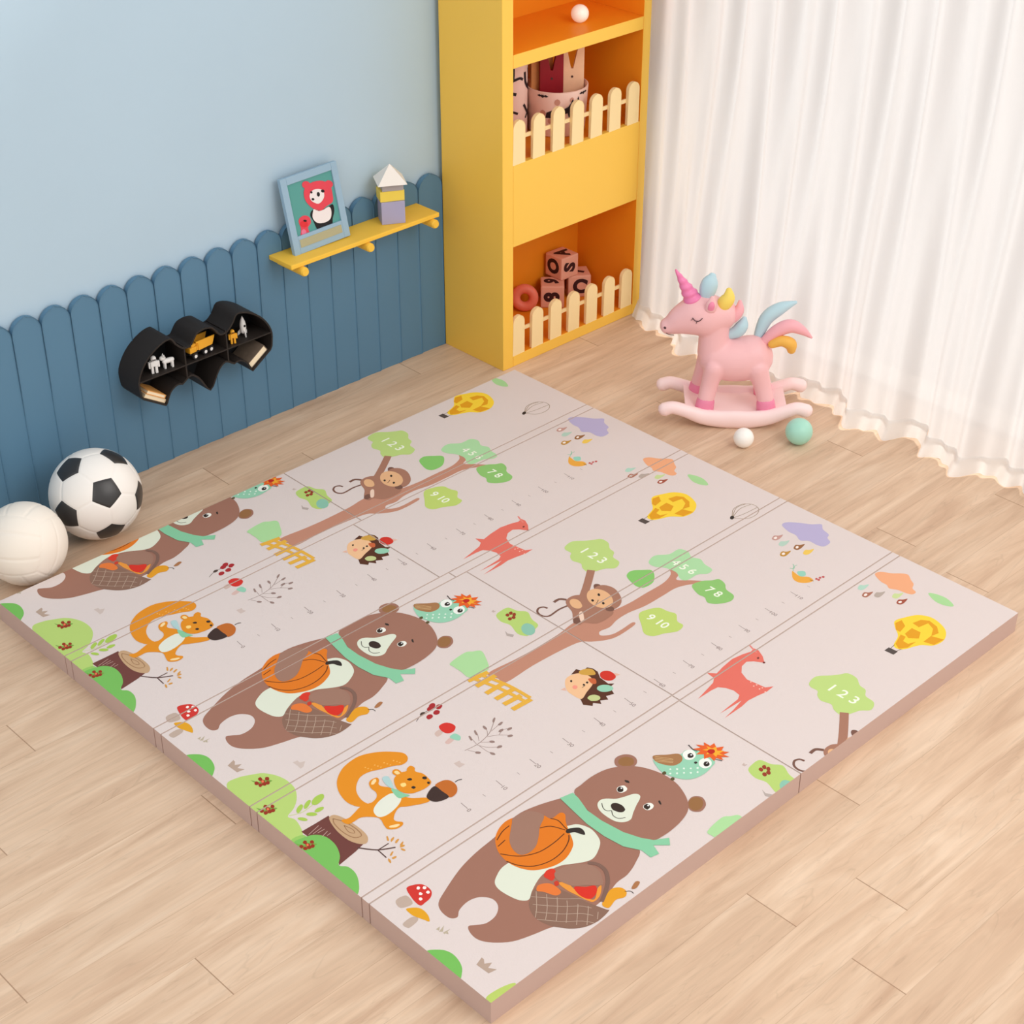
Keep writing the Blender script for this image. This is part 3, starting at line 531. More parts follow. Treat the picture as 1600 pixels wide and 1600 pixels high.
S|83|1|0|1242,-1278 1274,-1280 1304,-1296 1309,-1324 1316,-1349 1293,-1374 1290,-1398 1258,-1405 1226,-1387 1194,-1374 1186,-1349 1208,-1319
T|84|2|46|1360,-990|1 2 3
T|84|2|40|1504,-1212|4 5 6
T|84|2|40|1471,-1352|7 8
T|84|2|40|1253,-1337|9 10
W|85|1|23|1302,-1038 1237,-1084 1184,-1118
S|85|2|0|1143,-1094 1168,-1090 1190,-1101 1215,-1136 1208,-1188 1198,-1224 1164,-1233 1126,-1228 1104,-1202 1086,-1200 1088,-1176 1116,-1144 1128,-1112
S|85|3|0|1256,-1200 1233,-1214 1210,-1215 1195,-1202 1190,-1177 1198,-1148 1216,-1122 1240,-1108 1262,-1107 1278,-1121 1283,-1146 1274,-1174
S|86|2.5|0|1262,-1118 1256,-1122 1249,-1124 1244,-1122 1240,-1116 1242,-1108 1246,-1102 1252,-1096 1259,-1094 1264,-1097 1267,-1103 1266,-1110
S|86|3.5|0|1211,-1214 1206,-1218 1200,-1218 1194,-1215 1191,-1210 1190,-1203 1194,-1197 1199,-1194 1205,-1193 1210,-1196 1214,-1202 1214,-1208
S|87|4|0|1234,-1188 1216,-1198 1198,-1196 1186,-1182 1182,-1160 1188,-1136 1202,-1117 1220,-1106 1238,-1108 1250,-1122 1254,-1144 1248,-1168
S|87|3|0|1156,-1144 1147,-1147 1140,-1144 1135,-1136 1135,-1125 1140,-1113 1147,-1104 1156,-1100 1163,-1102 1168,-1110 1168,-1122 1163,-1134
W|86|1|6|1128,-1114 1098,-1110 1058,-1113 1044,-1098 1047,-1078 1062,-1067 1076,-1072 1080,-1084
W|86|1|9|1147,-1092 1134,-1076 1113,-1076
S|86|3|0|1110,-1184 1104,-1189 1098,-1192 1090,-1193 1085,-1191 1083,-1186 1084,-1180 1090,-1174 1096,-1170 1104,-1170 1109,-1172 1111,-1177
S|88|3|0|1127,-1160 1137,-1164 1112,-1194 1102,-1190
S|4|5|0|1199,-1148 1194,-1150 1192,-1148 1194,-1142 1198,-1140 1201,-1142
S|4|5|0|1232,-1140 1227,-1144 1224,-1141 1226,-1136 1232,-1132 1234,-1135
S|4|5|0|1211,-1178 1206,-1180 1203,-1178 1206,-1172 1210,-1170 1213,-1172
W|4|5|1.6|1192,-1162 1200,-1160 1210,-1154
S|89|3|0|718,-1082 776,-1075 796,-1086 814,-1100 801,-1132 774,-1171 736,-1170 712,-1162 714,-1128 714,-1100
W|90|4|11|716,-1170 738,-1250 748,-1332
W|90|4|11|740,-1170 762,-1252 768,-1334
W|90|4|15|700,-1171 764,-1180
W|90|4|15|700,-1203 768,-1204
W|90|4|15|698,-1242 762,-1242
W|90|4|15|700,-1276 763,-1278
W|90|4|15|700,-1306 758,-1310
W|90|4|15|702,-1336 766,-1339
P|91|0|0|1176,-1580 1192,-1600 1226,-1593 1270,-1588 1306,-1594 1331,-1602 1348,-1598 1350,-1612 1338,-1636 1319,-1658 1312,-1648 1303,-1634 1288,-1622 1264,-1626 1242,-1643 1230,-1671 1234,-1698 1238,-1726 1257,-1738 1226,-1740 1196,-1734 1164,-1730 1133,-1734 1065,-1734 1108,-1728 1152,-1718 1070,-1714 1149,-1708 1165,-1700 1169,-1678 1162,-1656 1150,-1640 1127,-1637 1076,-1636 1124,-1626 1156,-1619 1172,-1608
W|92|0|5|1351,-1580 1344,-1598 1338,-1616
S|93|1|0|1325,-1636 1323,-1636 1321,-1637 1319,-1636 1318,-1635 1319,-1633 1320,-1631 1322,-1630 1325,-1630 1326,-1630 1327,-1632 1326,-1634
S|93|1|0|1321,-1659 1319,-1660 1317,-1660 1316,-1659 1314,-1658 1315,-1656 1316,-1654 1318,-1653 1320,-1653 1322,-1654 1322,-1656 1322,-1658
S|94|1|0|1230,-1686 1228,-1688 1226,-1686 1228,-1684 1230,-1683 1232,-1684
S|94|1|0|1222,-1703 1220,-1704 1218,-1702 1220,-1700 1222,-1700 1224,-1700
S|94|1|0|1232,-1705 1229,-1706 1228,-1704 1228,-1702 1232,-1702 1233,-1703
S|94|1|0|1224,-1721 1221,-1722 1220,-1720 1221,-1718 1224,-1718 1225,-1719
S|94|1|0|1233,-1723 1230,-1724 1229,-1722 1230,-1720 1232,-1720 1234,-1721
S|94|1|0|1225,-1740 1222,-1740 1221,-1738 1222,-1736 1225,-1736 1226,-1737
S|43|0|0|954,-1010 978,-1003 1004,-1006 1012,-1035 1028,-1058 1013,-1090 1006,-1122 976,-1132 950,-1137 938,-1111 951,-1070 944,-1040
S|95|1|0|978,-1138 968,-1142 958,-1140 952,-1131 952,-1119 958,-1106 968,-1096 980,-1092 989,-1094 994,-1103 994,-1116 988,-1128
S|96|2|0|982,-1034 975,-1037 972,-1034 974,-1026 981,-1024 984,-1027
S|96|2|0|994,-1034 988,-1037 984,-1034 987,-1026 994,-1024 998,-1027
S|96|2|0|986,-1054 980,-1057 976,-1054 978,-1046 986,-1044 989,-1048
S|96|2|0|974,-1052 968,-1054 964,-1051 966,-1044 973,-1041 977,-1045
S|96|2|0|996,-1045 990,-1048 986,-1044 989,-1038 996,-1035 1000,-1038
P|97|0|0|923,-1078 919,-1092 928,-1108 918,-1114 910,-1098
P|98|0|0|929,-1346 914,-1338 940,-1331 946,-1348 966,-1346 974,-1360 973,-1378 959,-1400 956,-1432 968,-1443 948,-1445 936,-1472 914,-1464 908,-1478 890,-1466 882,-1478 870,-1460 860,-1468 846,-1448 860,-1422 898,-1398
S|99|1|0|886,-1344 912,-1340 936,-1352 943,-1380 928,-1404 890,-1418 860,-1428 855,-1400 860,-1374
S|100|1|0|941,-1343 962,-1349 970,-1364 960,-1382 942,-1370 932,-1352
S|101|2|0|990,-1427 980,-1430 970,-1428 963,-1421 960,-1410 962,-1399 969,-1390 978,-1386 988,-1388 996,-1396 998,-1407 996,-1418
S|102|2|0|951,-1455 944,-1458 934,-1456 924,-1450 918,-1442 917,-1432 920,-1426 928,-1422 938,-1424 946,-1430 952,-1438 954,-1448
S|103|2|0|898,-1459 892,-1462 884,-1461 877,-1456 872,-1450 872,-1442 874,-1436 881,-1434 888,-1434 896,-1439 900,-1446 901,-1453
S|104|2|0|933,-1382 946,-1394 934,-1410 925,-1402
S|4|2|0|909,-1394 905,-1395 903,-1393 904,-1390 908,-1388 910,-1390
S|4|2|0|922,-1393 918,-1395 916,-1392 917,-1389 921,-1387 924,-1390
S|4|2|0|896,-1360 892,-1362 890,-1360 892,-1356 896,-1354 898,-1356
W|105|2|1.6|894,-1397 907,-1396
S|106|2|0|888,-1387 884,-1389 880,-1390 877,-1388 875,-1384 876,-1381 878,-1378 881,-1376 885,-1375 888,-1376 890,-1380 890,-1384
P|107|1|0|848,-1364 863,-1366 856,-1378
P|107|1|0|1001,-1412 1007,-1428 992,-1424
S|108|0|0|1699,-1804 1724,-1786 1758,-1796 1792,-1814 1809,-1846 1801,-1884 1782,-1912 1746,-1930 1706,-1925 1679,-1898 1630,-1877 1627,-1851 1672,-1833
P|109|1|0|1716,-1793 1740,-1797 1724,-1820 1692,-1826 1692,-1812
P|109|1|0|1750,-1826 1779,-1833 1792,-1852 1784,-1882 1762,-1902 1736,-1896 1768,-1880 1780,-1856 1746,-1849
P|109|1|0|1694,-1840 1729,-1838 1730,-1866 1703,-1879 1684,-1858
P|109|1|0|1638,-1849 1683,-1834 1684,-1850 1663,-1856 1662,-1873 1686,-1882 1648,-1882 1626,-1868
P|109|1|0|1700,-1896 1736,-1895 1748,-1929 1708,-1924
P|110|0|0|1592,-1846 1612,-1846 1614,-1874 1594,-1874
W|111|0|1.5|1612,-1852 1634,-1850
W|111|0|1.5|1612,-1870 1630,-1874
S|112|0|0|1870,-1613 1892,-1618 1909,-1645 1926,-1662 1936,-1680 1920,-1701 1908,-1719 1888,-1729 1880,-1746 1864,-1746 1856,-1732 1852,-1705 1841,-1684 1850,-1668 1852,-1646
S|113|0|0|1899,-1774 1912,-1790 1916,-1824 1900,-1858 1884,-1842 1881,-1810
S|114|0|0|1883,-1267 1906,-1268 1931,-1297 1950,-1326 1971,-1346 1952,-1366 1942,-1395 1924,-1404 1911,-1424 1882,-1425 1872,-1407 1872,-1376 1856,-1356 1869,-1330 1869,-1303
S|115|0|0|1802,-1294 1821,-1287 1830,-1296 1844,-1302 1820,-1309 1804,-1306
S|116|1|0|1820,-1299 1815,-1302 1810,-1302 1808,-1298 1810,-1294 1816,-1293 1821,-1295
S|117|0|0|1792,-1327 1810,-1320 1820,-1328 1833,-1335 1808,-1342 1793,-1339
S|118|0|0|1808,-1370 1827,-1362 1836,-1371 1850,-1378 1826,-1384 1810,-1382
S|116|1|0|1826,-1374 1822,-1377 1816,-1377 1814,-1374 1817,-1370 1823,-1368 1827,-1370
S|119|0|0|1752,-1364 1771,-1356 1780,-1366 1793,-1372 1769,-1378 1754,-1376
S|116|1|0|1770,-1368 1765,-1372 1760,-1371 1758,-1368 1760,-1364 1766,-1362 1771,-1364
S|120|0|0|1807,-1405 1826,-1398 1835,-1406 1848,-1413 1824,-1419 1808,-1416
S|121|0|0|1776,-1623 1794,-1616 1802,-1625 1816,-1632 1792,-1637 1777,-1634
S|122|0|0|1756,-1652 1774,-1646 1782,-1655 1795,-1662 1772,-1666 1757,-1664
S|116|1|0|1773,-1658 1768,-1660 1762,-1660 1760,-1656 1764,-1653 1770,-1652 1774,-1654
S|123|0|0|1780,-1676 1798,-1670 1807,-1678 1820,-1685 1796,-1690 1782,-1688
S|124|0|0|1812,-1714 1830,-1708 1838,-1717 1852,-1724 1828,-1728 1813,-1726
S|125|0|0|1796,-1740 1814,-1734 1823,-1742 1836,-1749 1812,-1754 1798,-1751
S|116|1|0|1814,-1745 1809,-1748 1804,-1747 1802,-1744 1804,-1740 1810,-1740 1814,-1742
S|126|0|0|1712,-1440 1712,-1448 1708,-1472 1723,-1491 1718,-1511 1696,-1506 1681,-1488 1684,-1465
S|127|1|0|1720,-1452 1737,-1464 1723,-1480 1708,-1472
W|128|0|2.4|1719,-1426 1728,-1435 1743,-1419
W|128|0|2|1714,-1442 1732,-1430 1748,-1430
W|129|1|2|1714,-1502 1716,-1514
S|130|0|0|1734,-1515 1730,-1516 1726,-1514 1728,-1510 1734,-1508 1736,-1511
S|130|0|0|1746,-1518 1742,-1520 1738,-1517 1740,-1513 1746,-1512 1748,-1514
S|130|0|0|1756,-1522 1750,-1524 1748,-1520 1750,-1516 1754,-1515 1758,-1518
S|130|0|0|1735,-1522 1730,-1524 1727,-1521 1729,-1517 1734,-1516 1737,-1518
W|131|0|1.8|1816,-238 1849,-216 1890,-218 1910,-241 1904,-268 1874,-284 1835,-279 1810,-250
W|131|0|1.8|1812,-244 1863,-229 1905,-236
W|131|0|1.8|1811,-248 1852,-256 1908,-260
W|131|0|1.8|1814,-242 1859,-218 1896,-223
S|4|1|0|1817,-244 1810,-250 1802,-252 1798,-248 1801,-242 1810,-237 1816,-238"""
COLS = [(158, 112, 95), (222, 226, 208), (222, 120, 32), (96, 52, 26), (52, 44, 40), (158, 119, 102), (138, 104, 88), (184, 158, 140), (214, 58, 40), (232, 150, 60), (214, 50, 36), (226, 120, 56), (200, 60, 40), (128, 96, 84), (226, 155, 36), (170, 115, 75), (150, 106, 66), (136, 200, 160), (56, 42, 36), (240, 238, 228), (50, 38, 32), (250, 250, 250), (150, 205, 175), (165, 118, 78), (214, 180, 130), (238, 240, 232), (255, 255, 255), (225, 238, 225), (226, 96, 40), (240, 170, 50), (190, 40, 30), (70, 60, 56), (90, 80, 50), (196, 176, 168), (190, 168, 154), (206, 54, 46), (250, 236, 230), (224, 160, 34), (182, 158, 142), (186, 172, 150), (118, 186, 90), (184, 204, 104), (176, 212, 150), (182, 208, 116), (112, 64, 58), (120, 186, 92), (150, 196, 100), (196, 160, 150), (196, 160, 124), (158, 118, 84), (92, 66, 62), (212, 150, 70), (120, 160, 70), (150, 50, 30), (236, 120, 80), (200, 214, 140), (168, 198, 84), (226, 142, 32), (240, 180, 90), (244, 214, 150), (226, 228, 214), (176, 206, 206), (250, 214, 130), (246, 216, 160), (192, 106, 42), (64, 46, 42), (206, 188, 180), (206, 186, 178), (150, 125, 118), (206, 180, 170), (210, 52, 44), (214, 180, 172), (150, 204, 178), (168, 44, 48), (80, 60, 56), (80, 64, 56), (140, 122, 118), (160, 142, 138), (192, 136, 114), (188, 212, 128), (134, 196, 106), (172, 216, 164), (142, 194, 112), (190, 210, 112), (240, 244, 224), (166, 118, 98), (120, 84, 72), (228, 178, 134), (238, 206, 186), (172, 216, 156), (228, 174, 66), (224, 112, 98), (226, 130, 120), (120, 60, 56), (244, 190, 176), (140, 192, 170), (150, 60, 40), (180, 166, 160), (88, 50, 34), (238, 190, 146), (206, 158, 70), (206, 52, 40), (150, 204, 176), (196, 204, 140), (200, 100, 60), (80, 60, 50), (240, 150, 130), (226, 180, 160), (246, 208, 60), (224, 156, 30), (84, 74, 70), (90, 70, 50), (236, 168, 126), (168, 212, 150), (184, 174, 208), (196, 150, 140), (244, 230, 222), (180, 206, 190), (150, 100, 60), (190, 140, 60), (236, 196, 90), (176, 210, 192), (170, 110, 90), (180, 165, 155), (200, 214, 150), (160, 80, 60), (232, 166, 66), (150, 206, 186), (140, 190, 160), (90, 60, 50), (190, 90, 90), (150, 128, 100)]
ONCE = [99, 123, 124, 125, 126, 127, 128, 129, 130, 131]
PERIOD = 893.0
def ink(i):
    return M('print_ink_%d' % i, COLS[i], .6, .2)
tris = []   # (x,y)*3 mm, z layer, colour
for idx, line in enumerate(ART.strip().split('\n')):
    q = line.split('|'); kind = q[0]; ci = int(q[1]); lay = float(q[2]); w = float(q[3])
    pts = [tuple(float(v) for v in s.split(',')) for s in q[4].split()]
    if kind == 'S': tl = poly_tris(smooth_closed(pts, 4))
    elif kind == 'P': tl = poly_tris(pts)
    elif kind == 'W': tl = stroke2d(pts, w)
    else:
        x0, y0 = pts[0]
        tl = [tuple((x0 + p[1], y0 - p[0]) for p in t) for t in text_tris(q[5], w, .0 if w < 25 else .6)]
    ys = [p[1] for t in tl for p in t]
    if not ys: continue
    for k in (range(0, 4) if idx in ONCE else range(-3, 4)):
        d = k * PERIOD
        if max(ys) + d < -2000 or min(ys) + d > 0: continue
        for t in tl: tris.append((tuple((p[0], p[1] + d) for p in t), lay + (idx % 50) * .014, ci))
def clip(poly, ax, val, sign):
    o = []; n = len(poly)
    for i in range(n):
        a, b = poly[i], poly[(i + 1) % n]; da = (a[ax] - val) * sign; db = (b[ax] - val) * sign
        if da >= 0: o.append(a)
        if (da > 0 > db) or (da < 0 < db):
            s = da / (da - db); o.append((a[0] + (b[0] - a[0]) * s, a[1] + (b[1] - a[1]) * s))
    return o
mat_top = M('mat_cream_foam', (221, 207, 203), .55, .25, bump=.25, bscale=260)
mat_side = M('mat_taupe_edge', (198, 171, 161), .7, .2)
mat_gap = M('mat_crease', (190, 172, 162), .8, .1)
play_mat = tag(empty('play_mat', (0, 0, 0)), 'large pale pink foam play mat printed with bears, trees and balloons', 'play mat')
G = 2.0
rows = [(-345, 0), (-377, -349), (-762, -381), (-794, -766), (-1164, -798), (-1192, -1168), (-1578, -1196), (-1605, -1582), (-2000, -1609)]
splits = [998, 998, 966, 1000, 1040, 1040, 1040, 1038, 1036]
bm = NB(); box(bm, .0025, 1.9975, -1.9975, -.0025, 0.0005, T - .0013); obj('foam_base', bm, mat_gap, play_mat)
for (v0, v1), us in zip(rows, splits):
    for u0, u1 in ((0, us - G), (us + G, 2000)):
        bm = NB(); box(bm, u0 / 1000, u1 / 1000, v0 / 1000, v1 / 1000, 0, T, 0)
        for f in bm.faces: f.material_index = 0 if f.calc_center_median().z > T - 1e-4 else 1
        used = {}; 
        for t, lay, ci in tris:
            if max(p[0] for p in t) < u0 or min(p[0] for p in t) > u1 or max(p[1] for p in t) < v0 or min(p[1] for p in t) > v1: continue
            pl = list(t)
            for ax, val, s in ((0, u0, 1), (0, u1, -1), (1, v0, 1), (1, v1, -1)):
                pl = clip(pl, ax, val, s)
                if len(pl) < 3: break
            if len(pl) < 3: continue
            if ci not in used: used[ci] = 2 + len(used)
            z = T + .00012 * (lay + 1)
            a = sum(pl[i][0] * pl[(i + 1) % len(pl)][1] - pl[(i + 1) % len(pl)][0] * pl[i][1] for i in range(len(pl)))
            if abs(a) < .02: continue
            if a < 0: pl = pl[::-1]
            f = bm.faces.new([bm.verts.new((p[0] / 1000, p[1] / 1000, z)) for p in pl]); f.material_index = used[ci]
        wide = (v1 - v0) > 100
        obj('panel' if wide else 'fold_strip', bm, [mat_top, mat_side] + [ink(c) for c in used], play_mat, smooth='keep')

# ================================================================ BOOKCASE
yel = M('yellow_lacquer', (252, 203, 84), .42, .35, .01, 2)
yel_bounce = M('yellow_lacquer_bounce', (244, 150, 30), .45, .3, .01, 2)  # same yellow paint, bounced light inside the case put in as deeper orange
cream = M('cream_paint', (252, 226, 170), .5, .3)
BX0, BX1, BY0, BY1 = 2.046, 2.755, .105, .408
bc = tag(empty('bookcase', ((BX0 + BX1) / 2, BY0, 0)), 'tall yellow bookcase with cream picket fences standing in the corner', 'bookcase')
def bpart(name, boxes, mat=yel, bev=.002):
    bm = NB()
    for b in boxes: box(bm, b[0] - (BX0 + BX1) / 2, b[1] - (BX0 + BX1) / 2, b[2] - BY0, b[3] - BY0, b[4], b[5], bev)
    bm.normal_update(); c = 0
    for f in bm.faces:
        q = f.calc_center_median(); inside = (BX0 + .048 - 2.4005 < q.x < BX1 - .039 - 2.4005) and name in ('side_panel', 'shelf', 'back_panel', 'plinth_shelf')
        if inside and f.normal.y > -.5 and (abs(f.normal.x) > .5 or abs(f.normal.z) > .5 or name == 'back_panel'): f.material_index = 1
        if name == 'back_panel' : f.material_index = 1  # interior faces take the copy tinted for bounced light
    return obj(name, bm, [mat, yel_bounce], bc)
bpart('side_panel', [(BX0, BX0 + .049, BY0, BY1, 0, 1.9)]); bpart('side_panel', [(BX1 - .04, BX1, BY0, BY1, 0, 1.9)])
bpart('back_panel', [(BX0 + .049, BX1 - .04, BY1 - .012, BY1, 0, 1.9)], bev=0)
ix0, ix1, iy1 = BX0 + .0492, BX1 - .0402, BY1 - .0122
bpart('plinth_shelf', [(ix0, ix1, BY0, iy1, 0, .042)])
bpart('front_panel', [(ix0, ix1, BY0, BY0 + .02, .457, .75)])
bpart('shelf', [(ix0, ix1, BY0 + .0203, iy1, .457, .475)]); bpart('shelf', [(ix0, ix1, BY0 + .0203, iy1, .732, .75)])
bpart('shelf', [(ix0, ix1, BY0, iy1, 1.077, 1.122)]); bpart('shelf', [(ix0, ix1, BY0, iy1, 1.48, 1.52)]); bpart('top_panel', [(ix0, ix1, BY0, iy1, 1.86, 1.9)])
def fence(z0):
    bmr = NB(); box(bmr, ix0 - 2.405, ix1 - 2.405, .012, .018, z0 + .078, z0 + .092, .001)
    fe = obj('picket_fence', bmr, cream, bc)
    for i in range(7):
        cx = 2.1265 + i * (2.683 - 2.1265) / 6; hw = .0275; pts = [(cx - hw - 2.405, z0), (cx + hw - 2.405, z0)]
        for k in range(13):
            t = PI * k / 12; pts.append((cx + hw * math.cos(t) - 2.405, z0 + .15 - hw + hw * math.sin(t)))
        bm = NB(); prism(bm, pts, 'y', .0, .0125); bm.normal_update()
        fr = [e for e in bm.edges if len(e.link_faces) == 2 and abs(e.link_faces[0].normal.dot(e.link_faces[1].normal)) < .5 and abs(e.verts[0].co.y - e.verts[1].co.y) < 1e-5]
        bmesh.ops.bevel(bm, geom=fr, offset=.0015, segments=2, profile=.6, affect='EDGES')
        obj('picket', bm, cream, fe)
fence(.0425); fence(.7505)
# white globe on the upper shelf; no lamp, a faint glow is put in its material
bm = NB(); sphere(bm, (0, 0, .0303), .0303, 0, 5)
tag(obj('white_ball', bm, M('glossy_white_glow', (252, 246, 232), .25, .5, emit=.15), smooth=True, loc=(2.504, .206, 1.122)), 'small glossy white ball on the upper bookcase shelf', 'ball')

# pots on the middle shelf
def pot(name, loc, r0, r1, h, mats, deco, label):
    root = tag(empty(name, loc), label, 'pot')
    bm = NB(); prof = [(0, .0), (r0 * .96, 0), (r0, .004)] + [(r0 + (r1 - r0) * i / 8, h * i / 8) for i in range(1, 9)] + [(r1 - .004, h + .001), (r1 - .008, h - .004)] + [(r0 + (r1 - r0) * i / 8 - .008, h * i / 8) for i in range(7, 0, -1)] + [(0, .01)]
    seg = 48; R = []
    for r, z in prof: R.append([bm.verts.new((0, 0, z))] if r == 0 else [bm.verts.new((r * math.cos(2 * PI * k / seg), r * math.sin(2 * PI * k / seg), z)) for k in range(seg)])
    for A, B in zip(R, R[1:]):
        for k in range(seg):
            a, b, c, d = A[k % len(A)], A[(k + 1) % len(A)], B[(k + 1) % len(B)], B[k % len(B)]
            vs = []
            for v in (a, b, c, d):
                if v not in vs: vs.append(v)
            bm.faces.new(vs)
    def wrap(t, mi, off=.0012):
        vs = []
        for s, z in t:
            r = r0 + (r1 - r0) * z / h + off; a = s / ((r0 + r1) / 2); vs.append(bm.verts.new((r * math.cos(a), r * math.sin(a), z)))
        f = bm.faces.new(vs); f.material_index = mi
    deco(wrap)
    obj('pot_body', bm, mats, root, smooth='keep', angle=.6)
    return root
def rel(c, k=1): return lambda pts: [(c[0] + x * k, c[1] + y * k) for x, y in pts]
def cutgrid(tl):   # split long triangles so that they follow the curved wall
    o = []
    for t in tl:
        m = [((t[i][0] + t[(i + 1) % 3][0]) / 2, (t[i][1] + t[(i + 1) % 3][1]) / 2) for i in range(3)]
        o += [(t[0], m[0], m[2]), (m[0], t[1], m[1]), (m[2], m[1], t[2]), (m[0], m[1], m[2])]
    return o
POTR = .113
def deco1(wrap):
    base = math.radians(-128) * .100   # the side that faces the room
    bat = [(-26, 2), (-14, 8), (-6, 4), (-3, 9), (0, 6), (3, 9), (6, 4), (14, 8), (26, 2), (16, -3), (8, -1), (0, -7), (-8, -1), (-16, -3)]
    cat_ = [(-62, -26), (-58, -8), (-38, 2), (-8, 2), (14, 12), (22, 24), (26, 36), (33, 27), (44, 30), (50, 42), (54, 26), (56, 12), (46, 2), (34, -4), (28, -26), (16, -24), (12, -10), (-10, -14), (-30, -16), (-44, -26)]
    for ds, dz in ((-.07, .146), (.080, .148), (.20, .145), (-.2, .145)):
        for t in cutgrid(poly_tris([(base + ds + x * .0008, dz + y * .0008) for x, y in bat])): wrap(t, 1)
    for ds in (.004, .25, -.24):
        for t in cutgrid(cutgrid(poly_tris([(base + ds + x * .00105, .098 + y * .00105) for x, y in cat_]))): wrap(t, 1)
    for ds, dz, s in ((-.02, .128, .010), (.03, .133, .008), (-.07, .085, .011), (.07, .095, .008), (-.045, .06, .008)):
        for t in poly_tris([(base + ds + s * math.cos(k * PI / 4), dz + s * math.sin(k * PI / 4) * 1.2) for k in range(8)]): wrap(t, 2)
potA = pot('patterned_pot', (2.455, .262, .7501), .099, .109, .16, [M('pale_pink_ceramic', (250, 214, 200), .45), M('print_black', (44, 32, 36), .6), M('print_blush', (206, 150, 130), .6)], deco1, 'pale pink pot printed with black cats behind the upper picket fence')
def deco2(wrap):
    base = math.radians(-128) * .06
    def st(pts, w):
        for t in cutgrid(stroke2d([(base + x * .001, y * .001) for x, y in pts], w * .001)): wrap(t, 1)
    for o in (0, 95, -95, 190):
        st([(o - 45, 232), (o - 40, 195), (o - 20, 172), (o + 14, 160)], 11); st([(o - 28, 180), (o, 205), (o + 4, 250)], 9); st([(o - 12, 196), (o - 20, 240)], 8); st([(o + 2, 208), (o + 26, 215), (o + 40, 208)], 9)
        st([(o - 50, 120), (o - 25, 85), (o, 60), (o + 25, 20)], 10); st([(o - 40, 70), (o - 10, 100), (o + 20, 92)], 8); st([(o + 5, 55), (o + 30, 70)], 7)
potB = pot('patterned_pot', (2.294, .329, .7501), .06, .062, .27, [MATS['pale_pink_ceramic'], MATS['print_black']], deco2, 'tall pale pot painted with black branches, left end of the middle shelf')
def peg(x, y, rot, col, label, lean=0):
    root = tag(empty('wooden_peg', (x, y, .762), rot=(math.radians(lean), 0, rot)), label, 'peg', None)
    w, h = .0415, .298
    pts = [(-w, 0), (w, 0), (w, h - .002), (w - .006, h), (w - .016, h), (.004, h - .10), (-.004, h - .10), (-w + .016, h), (-w + .006, h), (-w, h - .002)]
    bm = NB(); prism(bm, pts, 'y', -.007, .007); obj('peg_board', bm, col, root)
    bm = NB(); cyl(bm, (0, -.0069, h - .128), (0, -.0085, h - .128), .004, seg=12); obj('rivet', bm, M('dark_rivet', (80, 50, 45), .5), root)
peg(2.500, .235, -.62, M('tan_wood', (244, 196, 158), .55, .3, .05, 30), 'tan peg with V notch standing in the cat pot, rightmost')
peg(2.433, .268, -.5, M('dark_red_wood', (150, 24, 36), .5, .3, .05, 30), 'dark red peg with V notch standing in the cat pot')
peg(2.422, .306, -.3, M('orange_wood', (226, 150, 90), .55, .3, .05, 30), 'orange brown peg behind the dark red peg in the cat pot')

# letter blocks in the lower compartment
pinkb = M('dusty_pink_block', (236, 176, 152), .55, .3); inkb = M('block_letter_black', (58, 26, 28), .6)
def letter_block(loc, rz, s, faces, label):
    bm = NB(); box(bm, -s / 2, s / 2, -s / 2, s / 2, 0, s, .006)
    h = s / 2
    base = {'front': Matrix.Translation((0, -h - .0006, h)) @ Matrix.Rotation(PI / 2, 4, 'X'),
            'left': Matrix.Translation((-h - .0006, 0, h)) @ Matrix.Rotation(-PI / 2, 4, 'Z') @ Matrix.Rotation(PI / 2, 4, 'X'),
            'right': Matrix.Translation((h + .0006, 0, h)) @ Matrix.Rotation(PI / 2, 4, 'Z') @ Matrix.Rotation(PI / 2, 4, 'X'),
            'top': Matrix.Translation((0, 0, s + .0006))}
    for f, ch, r in faces: put_text(bm, ch, s * .84, base[f] @ Matrix.Rotation(math.radians(r), 4, 'Z'), 1, .004)
    o = obj('letter_block', bm, [pinkb, inkb], loc=loc); o.rotation_euler.z = rz
    return tag(o, label, 'toy block', 'pink letter blocks in the bookcase')
B = .088
letter_block((2.503, .318, .0422), math.radians(-44), B, [('front', '8', 90), ('top', '9', 70), ('right', '1', 0), ('left', '5', 0)], 'pink letter block with a sideways 8, lower left of the pile')
letter_block((2.637, .318, .0422), math.radians(-34), B, [('front', 'C', -12), ('top', '1', 60), ('left', '1', 0)], 'pink letter block with a C, lower right of the pile')
letter_block((2.572, .338, .0425 + B), math.radians(-1), B, [('left', 'O', 15), ('front', 'S', 76), ('top', 'A', 62)], 'pink letter block showing O and S, on top of the pile')
def torus(bm, c, R, r, rot, seg=40, s2=18):
    V = []
    for i in range(seg):
        a = 2 * PI * i / seg; V.append([bm.verts.new(Vector(c) + rot @ Vector(((R + r * math.cos(b)) * math.cos(a), (R + r * math.cos(b)) * math.sin(a), r * math.sin(b)))) for b in (2 * PI * k / s2 for k in range(s2))])
    for i in range(seg):
        for k in range(s2): bm.faces.new((V[i][k], V[(i + 1) % seg][k], V[(i + 1) % seg][(k + 1) % s2], V[i][(k + 1) % s2]))
bm = NB(); torus(bm, (0, 0, 0), .0335, .018, (Matrix.Rotation(math.radians(-44), 3, 'Z') @ Matrix.Rotation(math.radians(78), 3, 'X')))
tag(obj('toy_ring', bm, M('coral_plastic', (240, 130, 105), .4), smooth=True, loc=(2.385, .345, .0935)), 'coral pink toy ring leaning beside the letter blocks', 'toy ring')

